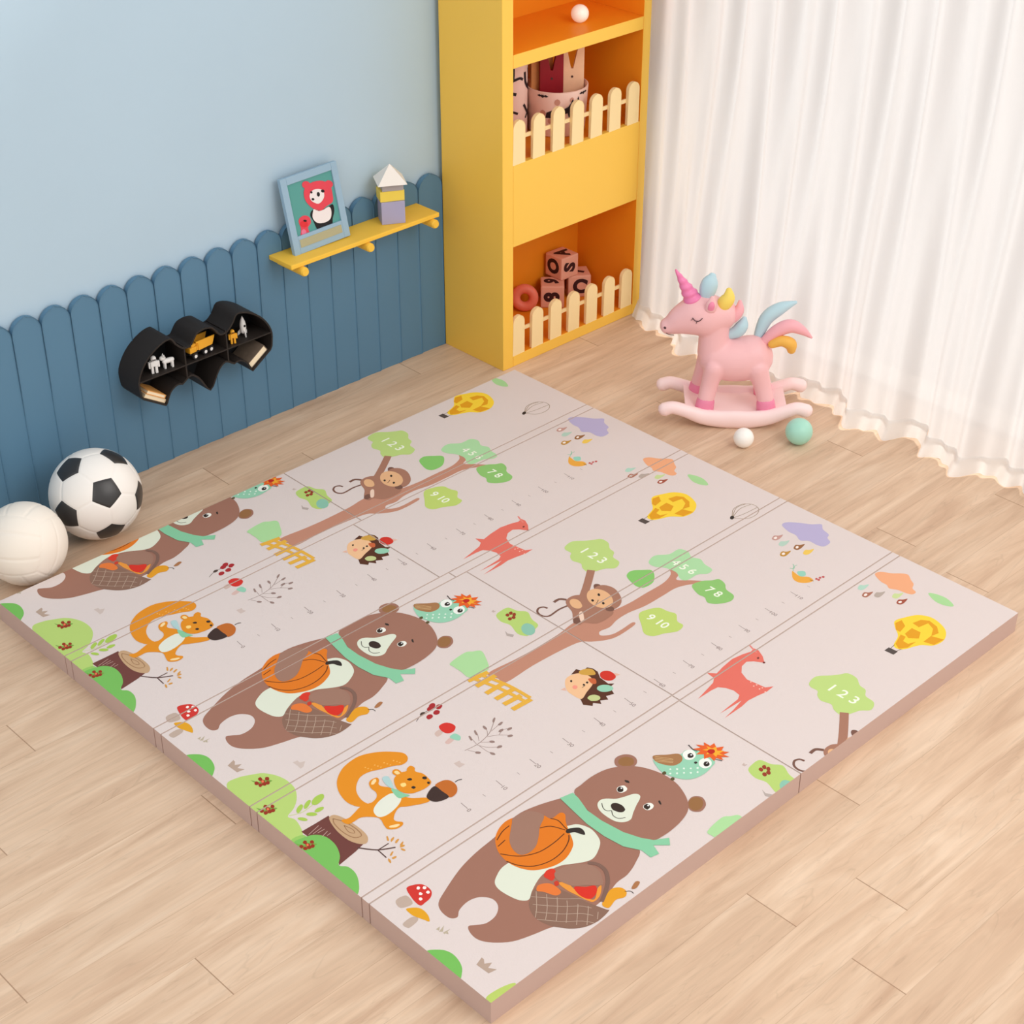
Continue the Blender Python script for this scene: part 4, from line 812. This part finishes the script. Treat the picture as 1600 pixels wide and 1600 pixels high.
# ================================================================ WALL SHELF
sh = tag(empty('wall_shelf', (1.61, .41, .562)), 'yellow wooden wall shelf on three pegs over the blue planks', 'shelf')
ys = M('yellow_wood', (250, 200, 72), .5, .3, .03, 12)
bm = NB(); box(bm, -.312, .318, -.118, .0, 0, .0155, .003); obj('shelf_board', bm, ys, sh)
for x in (-.268, .005, .289):
    bm = NB(); cyl(bm, (x, 0, -.0155), (x, -.128, -.0155), .0152, seg=28); cyl(bm, (x, -.1279, -.0155), (x, -.134, -.0155), .0152, .012, seg=28); obj('peg', bm, ys, sh, angle=.6)
# picture leaning on the wall
SZ = .5778
pf = tag(empty('picture_frame', (1.468, .350, SZ), rot=(math.radians(-12), 0, 0)), 'pale blue picture frame with a panda drawing, leaning on the shelf', 'picture frame')
pf.rotation_euler = (math.radians(-11), math.radians(-1.2), 0)
FW, FH = .228, .250
bm = NB()
for b in ((-FW / 2, -FW / 2 + .024, 0, FH), (FW / 2 - .024, FW / 2, 0, FH), (-FW / 2 + .024, FW / 2 - .024, 0, .058), (-FW / 2 + .024, FW / 2 - .024, FH - .024, FH)): box(bm, b[0], b[1], -.008, .008, b[2], b[3], .0015)
obj('frame', bm, M('frame_pale_blue', (152, 182, 204), .5), pf)
bm = NB(); box(bm, -FW / 2 + .02, FW / 2 - .02, -.002, .004, .05, FH - .02)
box(bm, -FW / 2 + .028, FW / 2 - .03, -.0095, -.0078, .02, .046, 0, 1)
def pst(x, y):      # picture sketch units -> local
    det = 405 * -555 - (-85) * (-165); dx, dy = x - 245, y - 905
    s = (dx * -555 - dy * -85) / det; t = (405 * dy - (-165) * dx) / det
    return (-FW / 2 + s * FW, t * FH)
def pd(pts, mi, lay, sm=True):
    q = [pst(*p) for p in pts]; q = smooth_closed(q, 3) if sm else q
    for t in poly_tris(q):
        f = bm.faces.new([bm.verts.new((p[0], -.0022 - lay * .0006, p[1])) for p in t]); f.material_index = mi
def pe(x, y, a, b, mi, lay): pd([(x + a * math.cos(k * PI / 5), y + b * math.sin(k * PI / 5)) for k in range(10)], mi, lay)
pd([(385, 560), (370, 600), (390, 640), (410, 690), (430, 715), (480, 700), (525, 680), (530, 620), (545, 560), (535, 510), (500, 530), (440, 560)], 3, 1)
pd([(390, 570), (400, 550), (450, 560), (505, 530), (522, 560), (515, 615), (480, 645), (430, 655), (400, 640), (385, 610)], 4, 2)
pd([(330, 440), (345, 390), (400, 350), (470, 340), (520, 370), (535, 430), (535, 490), (490, 525), (450, 560), (415, 560), (370, 530), (340, 490)], 2, 2)
pd([(370, 450), (390, 415), (430, 400), (465, 410), (475, 445), (460, 485), (430, 510), (395, 500), (375, 480)], 4, 3)
pe(350, 375, 30, 28, 2, 1.9); pe(512, 362, 30, 28, 2, 1.9); pe(432, 440, 11, 17, 3, 4); pe(392, 478, 10, 9, 3, 4); pe(465, 415, 13, 11, 3, 3.5); pe(383, 428, 8, 9, 3, 3.5)
pd([(285, 650), (295, 620), (330, 600), (365, 615), (372, 655), (350, 690), (360, 740), (320, 758), (295, 755), (300, 700)], 2, 1); pe(322, 665, 28, 24, 5, 2); pe(330, 640, 12, 8, 3, 3); pe(318, 725, 18, 22, 6, 2)
obj('picture', bm, [M('picture_teal', (88, 158, 152), .5), M('picture_olive', (176, 172, 138), .5), M('picture_red', (226, 70, 86), .5), M('picture_black', (24, 22, 26), .5), M('picture_white', (240, 232, 232), .5), M('picture_bright_red', (224, 48, 56), .5), M('picture_pink', (232, 120, 150), .5)], pf)
# stacked wooden blocks
def solid(name, pts_fn, mat, loc, rz, label, group='wooden blocks stacked on the wall shelf'):
    bm = NB(); pts_fn(bm); o = obj(name, bm, mat, loc=loc); o.rotation_euler.z = rz; return tag(o, label, 'toy block', group)
bx, by = 1.768, .352
solid('toy_block', lambda b: box(b, -.040, .040, -.034, .034, 0, .078, .002), M('lilac_paint', (170, 166, 196), .5), (bx, by, SZ), -.5, 'lilac cube at the bottom of the stack on the wall shelf')
solid('toy_block', lambda b: box(b, -.043, .040, -.029, .029, 0, .036, .002), M('lemon_paint', (240, 212, 88), .5), (bx, by, SZ + .0782), -.46, 'yellow slab resting on the lilac cube')
solid('toy_block', lambda b: box(b, -.034, .038, -.030, .030, 0, .028, .002), M('grey_lilac_paint', (172, 166, 168), .5), (bx, by, SZ + .1144), -.5, 'grey slab between the yellow slab and white roof')
def pyr(b):
    s = .049; vs = [b.verts.new(p) for p in ((-s, -s, 0), (s, -s, 0), (s, s, 0), (-s, s, 0), (0, 0, .058))]
    b.faces.new(vs[:4][::-1])
    for i in range(4): b.faces.new((vs[i], vs[(i + 1) % 4], vs[4]))
solid('toy_block', pyr, M('white_paint', (244, 236, 228), .5), (bx - .004, by - .004, SZ + .1427), math.radians(-30), 'white pyramid roof topping the stack on the wall shelf')

# ================================================================ BLACK WALL SHELF (generic winged shape)
CX, FY = .957, .300
blk = M('black_lacquer', (46, 40, 37), .55, .25); blk2 = M('black_back', (26, 26, 28), .6)
ws = tag(empty('winged_shelf', (CX, .41, .25)), 'black wing-shaped wall shelf holding small toys and books on the blue planks', 'shelf')
half = smooth_open([(0, .474), (.028, .468), (.045, .45), (.058, .434), (.082, .436), (.104, .456), (.124, .482), (.165, .474), (.21, .445), (.24, .408), (.254, .37), (.25, .325)], 3) + smooth_open([(.243, .312), (.166, .262)], 3) + smooth_open([(.158, .272), (.142, .302), (.118, .316), (.098, .312)], 3) + smooth_open([(.088, .318), (.066, .330), (.044, .316), (.03, .296)], 3) + smooth_open([(.014, .266), (0, .254)], 2)
outl = half + [(-x, z) for x, z in half[::-1][1:-1]]
def inset(pts, d):
    n = len(pts); o = []
    ar = sum(pts[i][0] * pts[(i + 1) % n][1] - pts[(i + 1) % n][0] * pts[i][1] for i in range(n)); sg = 1 if ar > 0 else -1
    for i in range(n):
        a, b, c = pts[i - 1], pts[i], pts[(i + 1) % n]
        t = Vector((c[0] - a[0], c[1] - a[1])).normalized(); o.append((b[0] - t.y * d * sg, b[1] + t.x * d * sg))
    return o
inn = inset(outl, .0055); n = len(outl); bm = NB()
yb, yf = -.0005, FY - .41
A = [[bm.verts.new((p[0], y, p[1] - .25)) for p in pl] for y in (yb, yf) for pl in (outl, inn)]
for i in range(n):
    j = (i + 1) % n
    bm.faces.new((A[0][i], A[0][j], A[2][j], A[2][i])); bm.faces.new((A[1][i], A[1][j], A[3][j], A[3][i]))
    bm.faces.new((A[2][i], A[2][j], A[3][j], A[3][i])); bm.faces.new((A[0][i], A[0][j], A[1][j], A[1][i]))
obj('rim', bm, blk, ws, smooth=True, angle=.7)
bm = NB(); prism(bm, [(p[0], p[1] - .25) for p in inset(outl, .003)], 'y', -.0008, -.006); obj('back_panel', bm, blk2, ws)
bm = NB(); box(bm, -.2495, .2495, yf + .001, -.006, .120, .1245); obj('divider', bm, blk, ws)
for x in (-.0785, .0785): 
    bm = NB(); box(bm, x - .0024, x + .0024, yf + .001, -.006, .1245, .188); obj('divider', bm, blk, ws)
    bm = NB(); box(bm, x - .0024, x + .0024, yf + .001, -.006, .078, .1198); obj('divider', bm, blk, ws)
DZ = .3747   # top of the middle divider
wtoy = M('white_plastic', (238, 236, 234), .45); ytoy = M('orange_yellow_plastic', (240, 172, 48), .45); dk = M('dark_plastic', (36, 34, 36), .5)
def figure(name, x, y, mats, label, kind, sc_=.86):
    r = tag(empty(name, (x, y, DZ), rz=-.25), label, 'toy figure', 'small toys in the black wall shelf')
    m = mats
    def pt(nm, bs, mm=m):
        bm = NB()
        for b in bs: box(bm, *b, .0015)
        return obj(nm, bm, mm, r)
    if kind == 'robot':
        pt('leg', [(-.012, -.003, -.006, .006, 0, .028)]); pt('leg', [(.003, .012, -.006, .006, 0, .028)]); pt('torso', [(-.0135, .0135, -.008, .008, .0282, .048)])
        pt('arm', [(-.0205, -.0138, -.005, .005, .022, .046)]); pt('arm', [(.0138, .0205, -.005, .005, .022, .046)])
        bm = NB(); sphere(bm, (0, 0, .0575), .0102, 0, 3); obj('head', bm, m, r, smooth=True)
        pt('visor', [(-.006, .006, -.0115, -.008, .0535, .0575)], dk)
    else:
        bm = NB(); tube(bm, [(-.016, 0, .026, .008, .009), (0, 0, .027, .009, .010), (.014, 0, .028, .008, .009)], 14); obj('body', bm, m, r, smooth=True)
        for x_, y_ in ((-.015, -.005), (-.015, .005), (.013, -.005), (.013, .005)):
            bm = NB(); cyl(bm, (x_, y_, 0), (x_, y_, .022), .0042, .005, 12); obj('leg', bm, m, r)
        bm = NB(); sphere(bm, (-.021, 0, .040), .0105, 0, 3, (1.15, .9, .9)); cyl(bm, (-.018, -.006, .046), (-.016, -.007, .055), .004, .001, 10); cyl(bm, (-.018, .006, .046), (-.016, .007, .055), .004, .001, 10); obj('head', bm, m, r, smooth=True)
    r.scale = (sc_, sc_, sc_); return r
figure('toy_robot', .778, .322, wtoy, 'white toy figure standing at the left end of the black shelf', 'robot')
figure('toy_dog', .832, .325, wtoy, 'small white four-legged toy beside the white figure', 'dog')
figure('toy_robot', 1.070, .318, ytoy, 'small yellow toy figure right of the dump truck', 'robot', .72)
rk = tag(empty('toy_rocket', (1.128, .342, DZ)), 'white toy rocket at the right end of the black shelf', 'toy rocket')
bm = NB(); tube(bm, [(0, 0, .016, .0095, .0095), (0, 0, .032, .0105, .0105), (0, 0, .05, .008, .008), (0, 0, .066, .0015, .0015)], 18); obj('rocket_body', bm, wtoy, rk, smooth=True)
for a in (0, 120, 240):
    bm = NB(); prism(bm, [(.007, .026), (.018, .012), (.018, 0), (.011, .006), (.007, .012)], 'y', -.0015, .0015); o = obj('fin', bm, wtoy, rk); o.rotation_euler.z = math.radians(a + 20)
bm = NB(); cyl(bm, (0, -.0101, .036), (0, -.0112, .036), .004, seg=14); obj('porthole', bm, dk, rk)
tk = tag(empty('toy_dump_truck', (.952, .335, DZ), rz=math.radians(8)), 'yellow toy dump truck in the middle of the black shelf', 'toy truck')
def tp(nm, fn, mm): 
    bm = NB(); fn(bm); return obj(nm, bm, mm, tk)
tp('chassis', lambda b: box(b, -.05, .045, -.014, .014, .014, .021, .002), dk)
tp('cab', lambda b: [box(b, -.05, -.022, -.017, .017, .0212, .040, .003), box(b, -.042, -.022, -.015, .015, .040, .050, .003)], ytoy)
tp('windshield', lambda b: box(b, -.0432, -.0418, -.011, .011, .0415, .0485), dk)
def bed(b):
    prism(b, [(-.016, .024), (.04, .024), (.052, .052), (-.026, .056), (-.026, .052), (-.018, .049)], 'y', -.02, -.017); prism(b, [(-.016, .024), (.04, .024), (.052, .052), (-.026, .056), (-.026, .052), (-.018, .049)], 'y', .017, .02)
    box(b, -.016, .041, -.017, .017, .0238, .027); box(b, -.022, -.016, -.017, .017, .025, .053)
tp('dump_bed', bed, ytoy)
for x_ in (-.034, .008, .032):
    for y_ in (-.0185, .0185):
        bm = NB(); s = -1 if y_ < 0 else 1; cyl(bm, (x_, y_ - s * .004, .0105), (x_, y_ + s * .004, .0105), .0105, seg=20); cyl(bm, (x_, y_ + s * .0041, .0105), (x_, y_ + s * .005, .0105), .0055, seg=16, mi=1); obj('wheel', bm, [dk, wtoy], tk)
def book(loc, size, roty, cov, label):
    r = tag(empty('book', loc, rot=(0, roty, 0)), label, 'book', 'books in the black wall shelf')
    l, d, h = size
    bm = NB(); box(bm, -l / 2, l / 2, -d / 2, d / 2, 0, .002); box(bm, -l / 2, l / 2, -d / 2, d / 2, h - .002, h); box(bm, l / 2 - .002, l / 2, -d / 2, d / 2, .002, h - .002); obj('cover', bm, cov, r)
    bm = NB(); box(bm, -l / 2 + .002, l / 2 - .0025, -d / 2 + .001, d / 2 - .003, .0021, h - .0021); obj('pages', bm, M('book_pages', (250, 232, 200), .7), r)
sl = math.atan2(.05, .077)
nx, nz = math.sin(sl), math.cos(sl)
cx_, cz_ = CX - .2045, .287
def onslope(o): return (cx_ + nx * o, .352, cz_ + nz * o)
book(onslope(.0065), (.084, .088, .0125), sl, M('book_cream', (240, 210, 170), .6), 'cream book lying lowest in the left corner of the black shelf')
book(onslope(.0195), (.074, .085, .0125), sl, M('book_orange', (236, 168, 92), .6), 'orange book on the cream book in the black shelf')
book((CX + .2045 - nx * .0068, .352, .287 + nz * .0068), (.08, .09, .024), -sl, M('book_taupe', (120, 104, 90), .6, .3, .15, 30), 'thick taupe book in the right corner of the black shelf')

# ================================================================ BALLS ON THE FLOOR
def icosa_dirs(f, g):
    e1 = f.normalized(); e2 = (g - e1 * g.dot(e1)).normalized(); e3 = e1.cross(e2)
    a = math.atan(2); D = [e1, -e1]
    for k in range(5):
        t = 2 * PI * k / 5; d = e1 * math.cos(a) + (e2 * math.cos(t) + e3 * math.sin(t)) * math.sin(a); D += [d, -d]
    return D
FWD = Vector((.58601, .60828, -.53534)); RT = Vector((.72016, -.6938, 0)); UP = Vector((.37142, .38553, .84464))
def soccer(loc, R):
    # the panel layout is a truncated icosahedron turned the way the ball lies
    vw = (Vector((-1.6927, -3.8203, 2.847)) - Vector(loc)).normalized()
    rt = RT; up = vw.cross(rt)
    d = lambda x, y: rt * x + up * y + vw * math.sqrt(max(0, 1 - x * x - y * y))
    D = icosa_dirs(d(.24, .03), d(-.55, .54))
    nb = [(D[i], D[j]) for i in range(12) for j in range(12) if i != j and D[i].dot(D[j]) > .4]
    pts = [(2 * a + b) / 3 for a, b in nb]
    bm = NB(); vs = [bm.verts.new(p.normalized()) for p in pts]
    r = bmesh.ops.convex_hull(bm, input=vs)
    bmesh.ops.dissolve_limit(bm, angle_limit=.03, verts=bm.verts[:], edges=bm.edges[:])
    segs = [(e.verts[0].co.copy(), e.verts[1].co.copy()) for e in bm.edges]
    for f in bm.faces: f.material_index = 1 if len(f.verts) == 5 else 0
    bmesh.ops.poke(bm, faces=bm.faces[:])
    for _ in range(4): bmesh.ops.subdivide_edges(bm, edges=bm.edges[:], cuts=1, use_grid_fill=True)
    mids = [((a + b) / 2).normalized() for a, b in segs]
    for v in bm.verts:
        p = v.co.normalized(); near = sorted(range(len(segs)), key=lambda i: -p.dot(mids[i]))[:3]; dist = 9
        for i in near:
            a, b = segs[i]; a = a.normalized(); b = b.normalized(); t = max(0, min(1, (p - a).dot(b - a) / (b - a).length_squared)); q = (a + (b - a) * t).normalized(); dist = min(dist, (p - q).length)
        v.co = p * R * (1 - .012 * math.exp(-(dist / .022) ** 2))
    o = obj('soccer_ball', bm, [M('ball_white', (246, 240, 234), .4, .4), M('ball_black', (52, 50, 50), .35, .5)], smooth=True, loc=loc)
    tag(o, 'black and white soccer ball on the floor by the planks', 'ball')
soccer((.4489, .1914, .1380), .1372)
def volley(loc, R):
    bm = NB(); sphere(bm, (0, 0, 0), 1, 0, 6)
    rot = Matrix.Rotation(.5, 3, 'X') @ Matrix.Rotation(.9, 3, 'Z')
    for v in bm.verts:
        p = rot @ v.co.normalized(); a = [abs(c) for c in p]; k = a.index(max(a)); q = [p[i] / a[k] for i in range(3)]
        s, t = [q[i] for i in range(3) if i != k]; s2, t2 = (s, t) if k != 1 else (t, s)
        d = min(abs(abs(s2) - 1 / 3), abs(1 - max(abs(s), abs(t))) * .8)
        v.co = v.co.normalized() * R * (1 - .018 * math.exp(-(d / .03) ** 2))
    o = obj('volleyball', bm, M('ball_cream', (246, 236, 224), .5, .3), smooth=True, loc=loc)
    tag(o, 'plain cream white volleyball on the floor at left edge', 'ball')
volley((.1681, .125, .1212), .121)
bm = NB(); sphere(bm, (0, 0, 0), .0332, 0, 5); tag(obj('play_ball', bm, M('ball_pure_white', (252, 248, 242), .35, .4), smooth=True, loc=(2.2466, -.8221, .0332)), 'small white ball on the floor in front of the unicorn rocker', 'ball')
bm = NB(); sphere(bm, (0, 0, 0), .0445, 0, 5); tag(obj('play_ball', bm, M('ball_mint', (168, 222, 202), .35, .4), smooth=True, loc=(2.3938, -.933, .0445)), 'small mint green ball on the floor right of the unicorn rocker', 'ball')

# ================================================================ UNICORN ROCKER
pink = M('unicorn_pink', (244, 190, 192), .42, .4); pale = M('rocker_pale_pink', (255, 226, 224), .42, .4); hot = M('hoof_pink', (240, 140, 172), .42, .4)
hornm = M('horn_pink', (238, 128, 176), .35, .5); mblue = M('mane_blue', (186, 216, 226), .45); myel = M('mane_yellow', (246, 216, 104), .45); mor = M('tail_orange', (240, 182, 82), .45); mrose = M('mane_rose', (244, 176, 184), .45)
un = tag(empty('rocking_unicorn', (2.388, -.661, 0), rz=math.radians(134)), 'pink rocking unicorn toy on pale pink rockers by the curtain', 'rocking toy')
def remesh(o, vox, it=6):
    m = o.modifiers.new('remesh', 'REMESH'); m.mode = 'VOXEL'; m.voxel_size = vox; m.use_smooth_shade = True
    s = o.modifiers.new('smooth', 'SMOOTH'); s.factor = .5; s.iterations = it
bm = NB()
tube(bm, [(-.052, 0, .224, .066, .074), (-.02, 0, .214, .070, .076), (.03, 0, .213, .070, .076), (.066, 0, .222, .064, .070)], 28)
tube(bm, [(.078, 0, .235, .052, .056), (.082, 0, .30, .046, .05), (.08, 0, .35, .044, .05)], 24)
tube(bm, [(.056, 0, .376, .046, .052), (.104, 0, .372, .060, .073), (.146, 0, .368, .058, .070), (.190, 0, .352, .044, .053), (.222, 0, .335, .031, .036), (.236, 0, .329, .026, .029)], 28)
for y, dx in ((.046, 0), (-.046, .016)):
    tube(bm, [(.078 + dx, y, .20, .030, .034), (.090 + dx, y, .14, .028, .030), (.100 + dx, y * 1.25, .09, .026, .028)], 18)
    tube(bm, [(-.064, y, .20, .030, .036), (-.084, y, .14, .028, .030), (-.098, y * 1.25, .09, .026, .028)], 18)
bd = obj('body', bm, pink, un, smooth=True); remesh(bd, .005)
for y, dx in ((.0575, 0), (-.0575, .016)):
    for x0, x1 in ((.1005 + dx, .104 + dx), (-.0985, -.102)):
        bm = NB(); tube(bm, [(x0, y, .082, .0285, .0305), (x1, y * 1.03, .055, .0285, .032)], 20, 2); obj('hoof', bm, hot, un, smooth=True)
bm = NB(); a = Vector((.158, 0, .425)); b = Vector((.220, 0, .530)); nr = 60; R = []
q = (b - a).to_track_quat('Z', 'Y').to_matrix()
for i in range(nr + 1):
    t = i / nr; r = .0275 * (1 - t) + .003
    R.append([bm.verts.new(a + (b - a) * t + q @ Vector(((r * (1 + .08 * math.sin(2 * PI * (t * 5 + k / 20)))) * math.cos(2 * PI * k / 20), (r * (1 + .08 * math.sin(2 * PI * (t * 5 + k / 20)))) * math.sin(2 * PI * k / 20), 0))) for k in range(20)])
for A_, B_ in zip(R, R[1:]):
    for k in range(20): bm.faces.new((A_[k], A_[(k + 1) % 20], B_[(k + 1) % 20], B_[k]))
bm.faces.new(R[-1]); bm.faces.new(R[0][::-1]); obj('horn', bm, hornm, un, smooth=True)
def tuft(pts, m, name='mane_tuft'):
    bm = NB(); tube(bm, pts, 18, 5); o = obj(name, bm, m, un, smooth=True); return o
tuft([(.116, 0, .430, .018, .020), (.112, 0, .462, .023, .028), (.106, 0, .490, .020, .026), (.100, 0, .512, .008, .012)], mblue)
tuft([(.074, .016, .405, .014, .016), (.060, .020, .420, .022, .024), (.046, .022, .444, .021, .022), (.046, .020, .470, .008, .010)], myel)
tuft([(.060, 0, .355, .02, .02), (.030, .004, .366, .022, .022), (.008, .006, .392, .018, .018), (.006, .006, .424, .005, .006)], mrose)
tuft([(.034, 0, .300, .014, .016), (.006, .002, .315, .020, .022), (-.008, .002, .338, .019, .020), (-.013, .002, .362, .006, .008)], mblue)
tuft([(-.085, 0, .275, .018, .018), (-.122, .004, .318, .022, .022), (-.165, .006, .338, .022, .023), (-.205, .006, .322, .014, .015), (-.236, .006, .298, .004, .004)], mrose, 'tail')
tuft([(-.108, .024, .280, .014, .014), (-.138, .028, .294, .018, .018), (-.166, .028, .284, .020, .021), (-.172, .026, .262, .014, .015)], mor, 'tail')
tuft([(-.066, -.02, .290, .016, .016), (-.088, -.024, .35, .022, .023), (-.130, -.026, .386, .020, .021), (-.178, -.026, .408, .006, .006)], mblue, 'tail')
for s in (1, -1):
    bm = NB(); tube(bm, [(.104, s * .046, .412, .012, .019), (.102, s * .052, .434, .011, .018), (.100, s * .052, .458, .005, .007)], 16); e = obj('ear', bm, pink, un, smooth=True)
    bm = NB(); tube(bm, [(.104, s * .0565, .418, .005, .011), (.102, s * .0615, .434, .004, .010), (.100, s * .0575, .448, .002, .004)], 12); obj('inner_ear', bm, hot, e, smooth=True)
    lash = M('lash_brown', (92, 62, 66), .5)
    bm = NB(); tube(bm, [(.160, s * .0568, .386, .0013, .0013), (.151, s * .0588, .377, .0017, .0017), (.139, s * .0602, .377, .0017, .0017), (.129, s * .0606, .387, .0013, .0013)], 8)
    cyl(bm, (.158, s * .0572, .384), (.165, s * .0560, .377), .0012, .0007, 8); cyl(bm, (.145, s * .0600, .376), (.148, s * .0598, .367), .0012, .0007, 8)
    obj('closed_eye', bm, lash, un, smooth=True)
    bm = NB(); sphere(bm, (.2445, s * .0195, .332), .0055, 0, 3); obj('nostril', bm, lash, un, smooth=True)
bm = NB(); tube(bm, [(.250, .006, .316, .001, .001), (.236, .022, .310, .0013, .0013), (.216, .031, .311, .001, .001)], 8); obj('mouth', bm, lash, un, smooth=True)
for y in (.088, -.088):
    bm = NB(); tube(bm, [(.238, y, .064, .020, .024), (.210, y, .072, .020, .022), (.165, y, .060, .020, .023), (.11, y, .040, .02, .027), (.05, y, .0325, .02, .031), (0, y, .0325, .02, .0325), (-.05, y, .0325, .02, .031), (-.11, y, .042, .02, .027), (-.165, y, .064, .020, .023), (-.200, y, .076, .020, .022), (-.232, y, .068, .020, .024)], 24); obj('rocker', bm, pale, un, smooth=True)
bm = NB(); nx_ = 20; V = []
for i in range(nx_ + 1):
    x = -.168 + .336 * i / nx_; z = .046 + 1.0 * x * x
    V.append([bm.verts.new((x, y, zz)) for y, zz in ((-.0845, z - .014), (.0845, z - .014), (.0845, z), (-.0845, z))])
for A_, B_ in zip(V, V[1:]):
    for k in range(4): bm.faces.new((A_[k], A_[(k + 1) % 4], B_[(k + 1) % 4], B_[k]))
bm.faces.new(V[0]); bm.faces.new(V[-1][::-1]); obj('foot_platform', bm, pale, un, angle=.6)

# ================================================================ CURTAIN
cm = bpy.data.materials.new('sheer_curtain'); cm.use_nodes = True; nt = cm.node_tree; N = nt.nodes; L = nt.links
for nn in list(N): N.remove(nn)
out = N.new('ShaderNodeOutputMaterial'); dif = N.new('ShaderNodeBsdfDiffuse'); tl_ = N.new('ShaderNodeBsdfTranslucent'); tp_ = N.new('ShaderNodeBsdfTransparent')
dif.inputs['Color'].default_value = lin((228, 226, 226)); tl_.inputs['Color'].default_value = lin((228, 226, 226))
ma = N.new('ShaderNodeMixShader'); ma.inputs[0].default_value = .5; L.new(dif.outputs[0], ma.inputs[1]); L.new(tl_.outputs[0], ma.inputs[2])
mb = N.new('ShaderNodeMixShader'); mb.inputs[0].default_value = .06; L.new(ma.outputs[0], mb.inputs[1]); L.new(tp_.outputs[0], mb.inputs[2]); L.new(mb.outputs[0], out.inputs[0])
hm = bpy.data.materials.new('curtain_ruffle'); hm.use_nodes = True; n2 = hm.node_tree
for nn in list(n2.nodes): n2.nodes.remove(nn)
o2 = n2.nodes.new('ShaderNodeOutputMaterial'); d2 = n2.nodes.new('ShaderNodeBsdfDiffuse'); t2 = n2.nodes.new('ShaderNodeBsdfTranslucent'); x2 = n2.nodes.new('ShaderNodeMixShader'); x2.inputs[0].default_value = .45
d2.inputs['Color'].default_value = t2.inputs['Color'].default_value = lin((240, 238, 236)); n2.links.new(d2.outputs[0], x2.inputs[1]); n2.links.new(t2.outputs[0], x2.inputs[2]); n2.links.new(x2.outputs[0], o2.inputs[0])
cu = tag(empty('curtain', (2.7, -1.6, 0)), 'white sheer floor-length curtain with ruffled hem along the right side', 'curtain')
def hemx(y):
    return 2.662 + .034 * math.sin(2 * PI * y / .37 + 2.9) + .018 * math.sin(2 * PI * y / .151 + .8)
def cx_at(y, z):
    h = max(0, min(1, z / 3.1)); top = 2.70 + .022 * math.sin(2 * PI * y / .118) + .012 * math.sin(2 * PI * y / .31 + 1)
    w = min(1, h * 2.2); w = w * w * (3 - 2 * w)
    x = hemx(y) * (1 - w) + top * w + .010 * math.sin(2 * PI * y / .073 + 3 * z) * (1 - .5 * w)
    e = max(0, (y + .12) / .21); return x * (1 - e * e) + 2.735 * e * e
ny, nz_ = 520, 40; Y0, Y1 = .09, -3.4
bm = NB(); V = []
for j in range(nz_ + 1):
    z = .05 + (3.12 - .05) * (j / nz_) ** 1.3
    V.append([bm.verts.new((cx_at(Y0 + (Y1 - Y0) * i / ny, z) - 2.7, Y0 + (Y1 - Y0) * i / ny + 1.6, z)) for i in range(ny + 1)])
for A_, B_ in zip(V, V[1:]):
    for i in range(ny): bm.faces.new((A_[i], A_[i + 1], B_[i + 1], B_[i]))
obj('sheer_panel', bm, cm, cu, smooth=True)
bm = NB(); V = []
for j in range(9):
    t = j / 8
    row = []
    for i in range(ny * 2 + 1):
        y = Y0 + (Y1 - Y0) * i / (ny * 2)
        zl = .001 + .006 * (math.sin(2 * PI * y / .125 + .8 * math.sin(7 * y)) * .5 + .5)
        z = .062 + (zl - .062) * t
        x = cx_at(y, .05) - .003 - t * (.026 + .012 * math.sin(2 * PI * y / .125 + .8 * math.sin(7 * y) + 2) + .004 * math.sin(2 * PI * y / .047 + 2 * math.sin(5 * y)))
        row.append(bm.verts.new((x - 2.7, y + 1.6, z)))
    V.append(row)
for A_, B_ in zip(V, V[1:]):
    for i in range(ny * 2): bm.faces.new((A_[i], A_[i + 1], B_[i + 1], B_[i]))
obj('hem_ruffle', bm, hm, cu, smooth=True)

# ================================================================ LIGHT AND CAMERA
w = bpy.data.worlds.new('World'); SC.world = w; w.use_nodes = True
bg = w.node_tree.nodes['Background']; bg.inputs['Color'].default_value = (1.0, .985, .97, 1); bg.inputs['Strength'].default_value = WORLD
def light(name, kind, loc, tgt, energy, color, size=None, angle=None):
    l = bpy.data.lights.new(name, kind); l.energy = energy; l.color = color
    if size: l.shape = 'SQUARE'; l.size = size
    if angle is not None: l.angle = angle
    o = bpy.data.objects.new(name, l); COL.objects.link(o); o.location = loc
    o.rotation_euler = (Vector(tgt) - Vector(loc)).to_track_quat('-Z', 'Y').to_euler(); return o
light('window_sun', 'SUN', (6.5, -2.5, 3.3), (1.5, -.9, 0), SUN, (1.0, .95, .88), angle=math.radians(14))
light('room_softbox', 'AREA', (1.6, -4.6, 3.6), (1.2, -.6, 0), SOFT, (1.0, .97, .93), size=2.6)
light('left_fill', 'AREA', (-2.4, -2.2, 2.8), (1.8, .2, .6), 22, (1.0, .95, .88), size=2.0)

cam = bpy.data.cameras.new('camera'); co = bpy.data.objects.new('camera', cam); COL.objects.link(co)
co.location = (-1.6927342723539325, -3.8203368878263175, 2.8470459193399202)
yaw, pitch = 0.8040393807813168, -0.5649080811051698
co.rotation_euler = (PI / 2 + pitch, 0, yaw - PI / 2)
cam.sensor_width = 36; cam.sensor_fit = 'HORIZONTAL'; cam.lens = 2697.176 / 1600 * 36; cam.clip_start = .05
SC.camera = co
SC.view_settings.view_transform = 'Standard'; SC.view_settings.look = 'None'
SC.view_settings.exposure = 0; SC.view_settings.gamma = 1
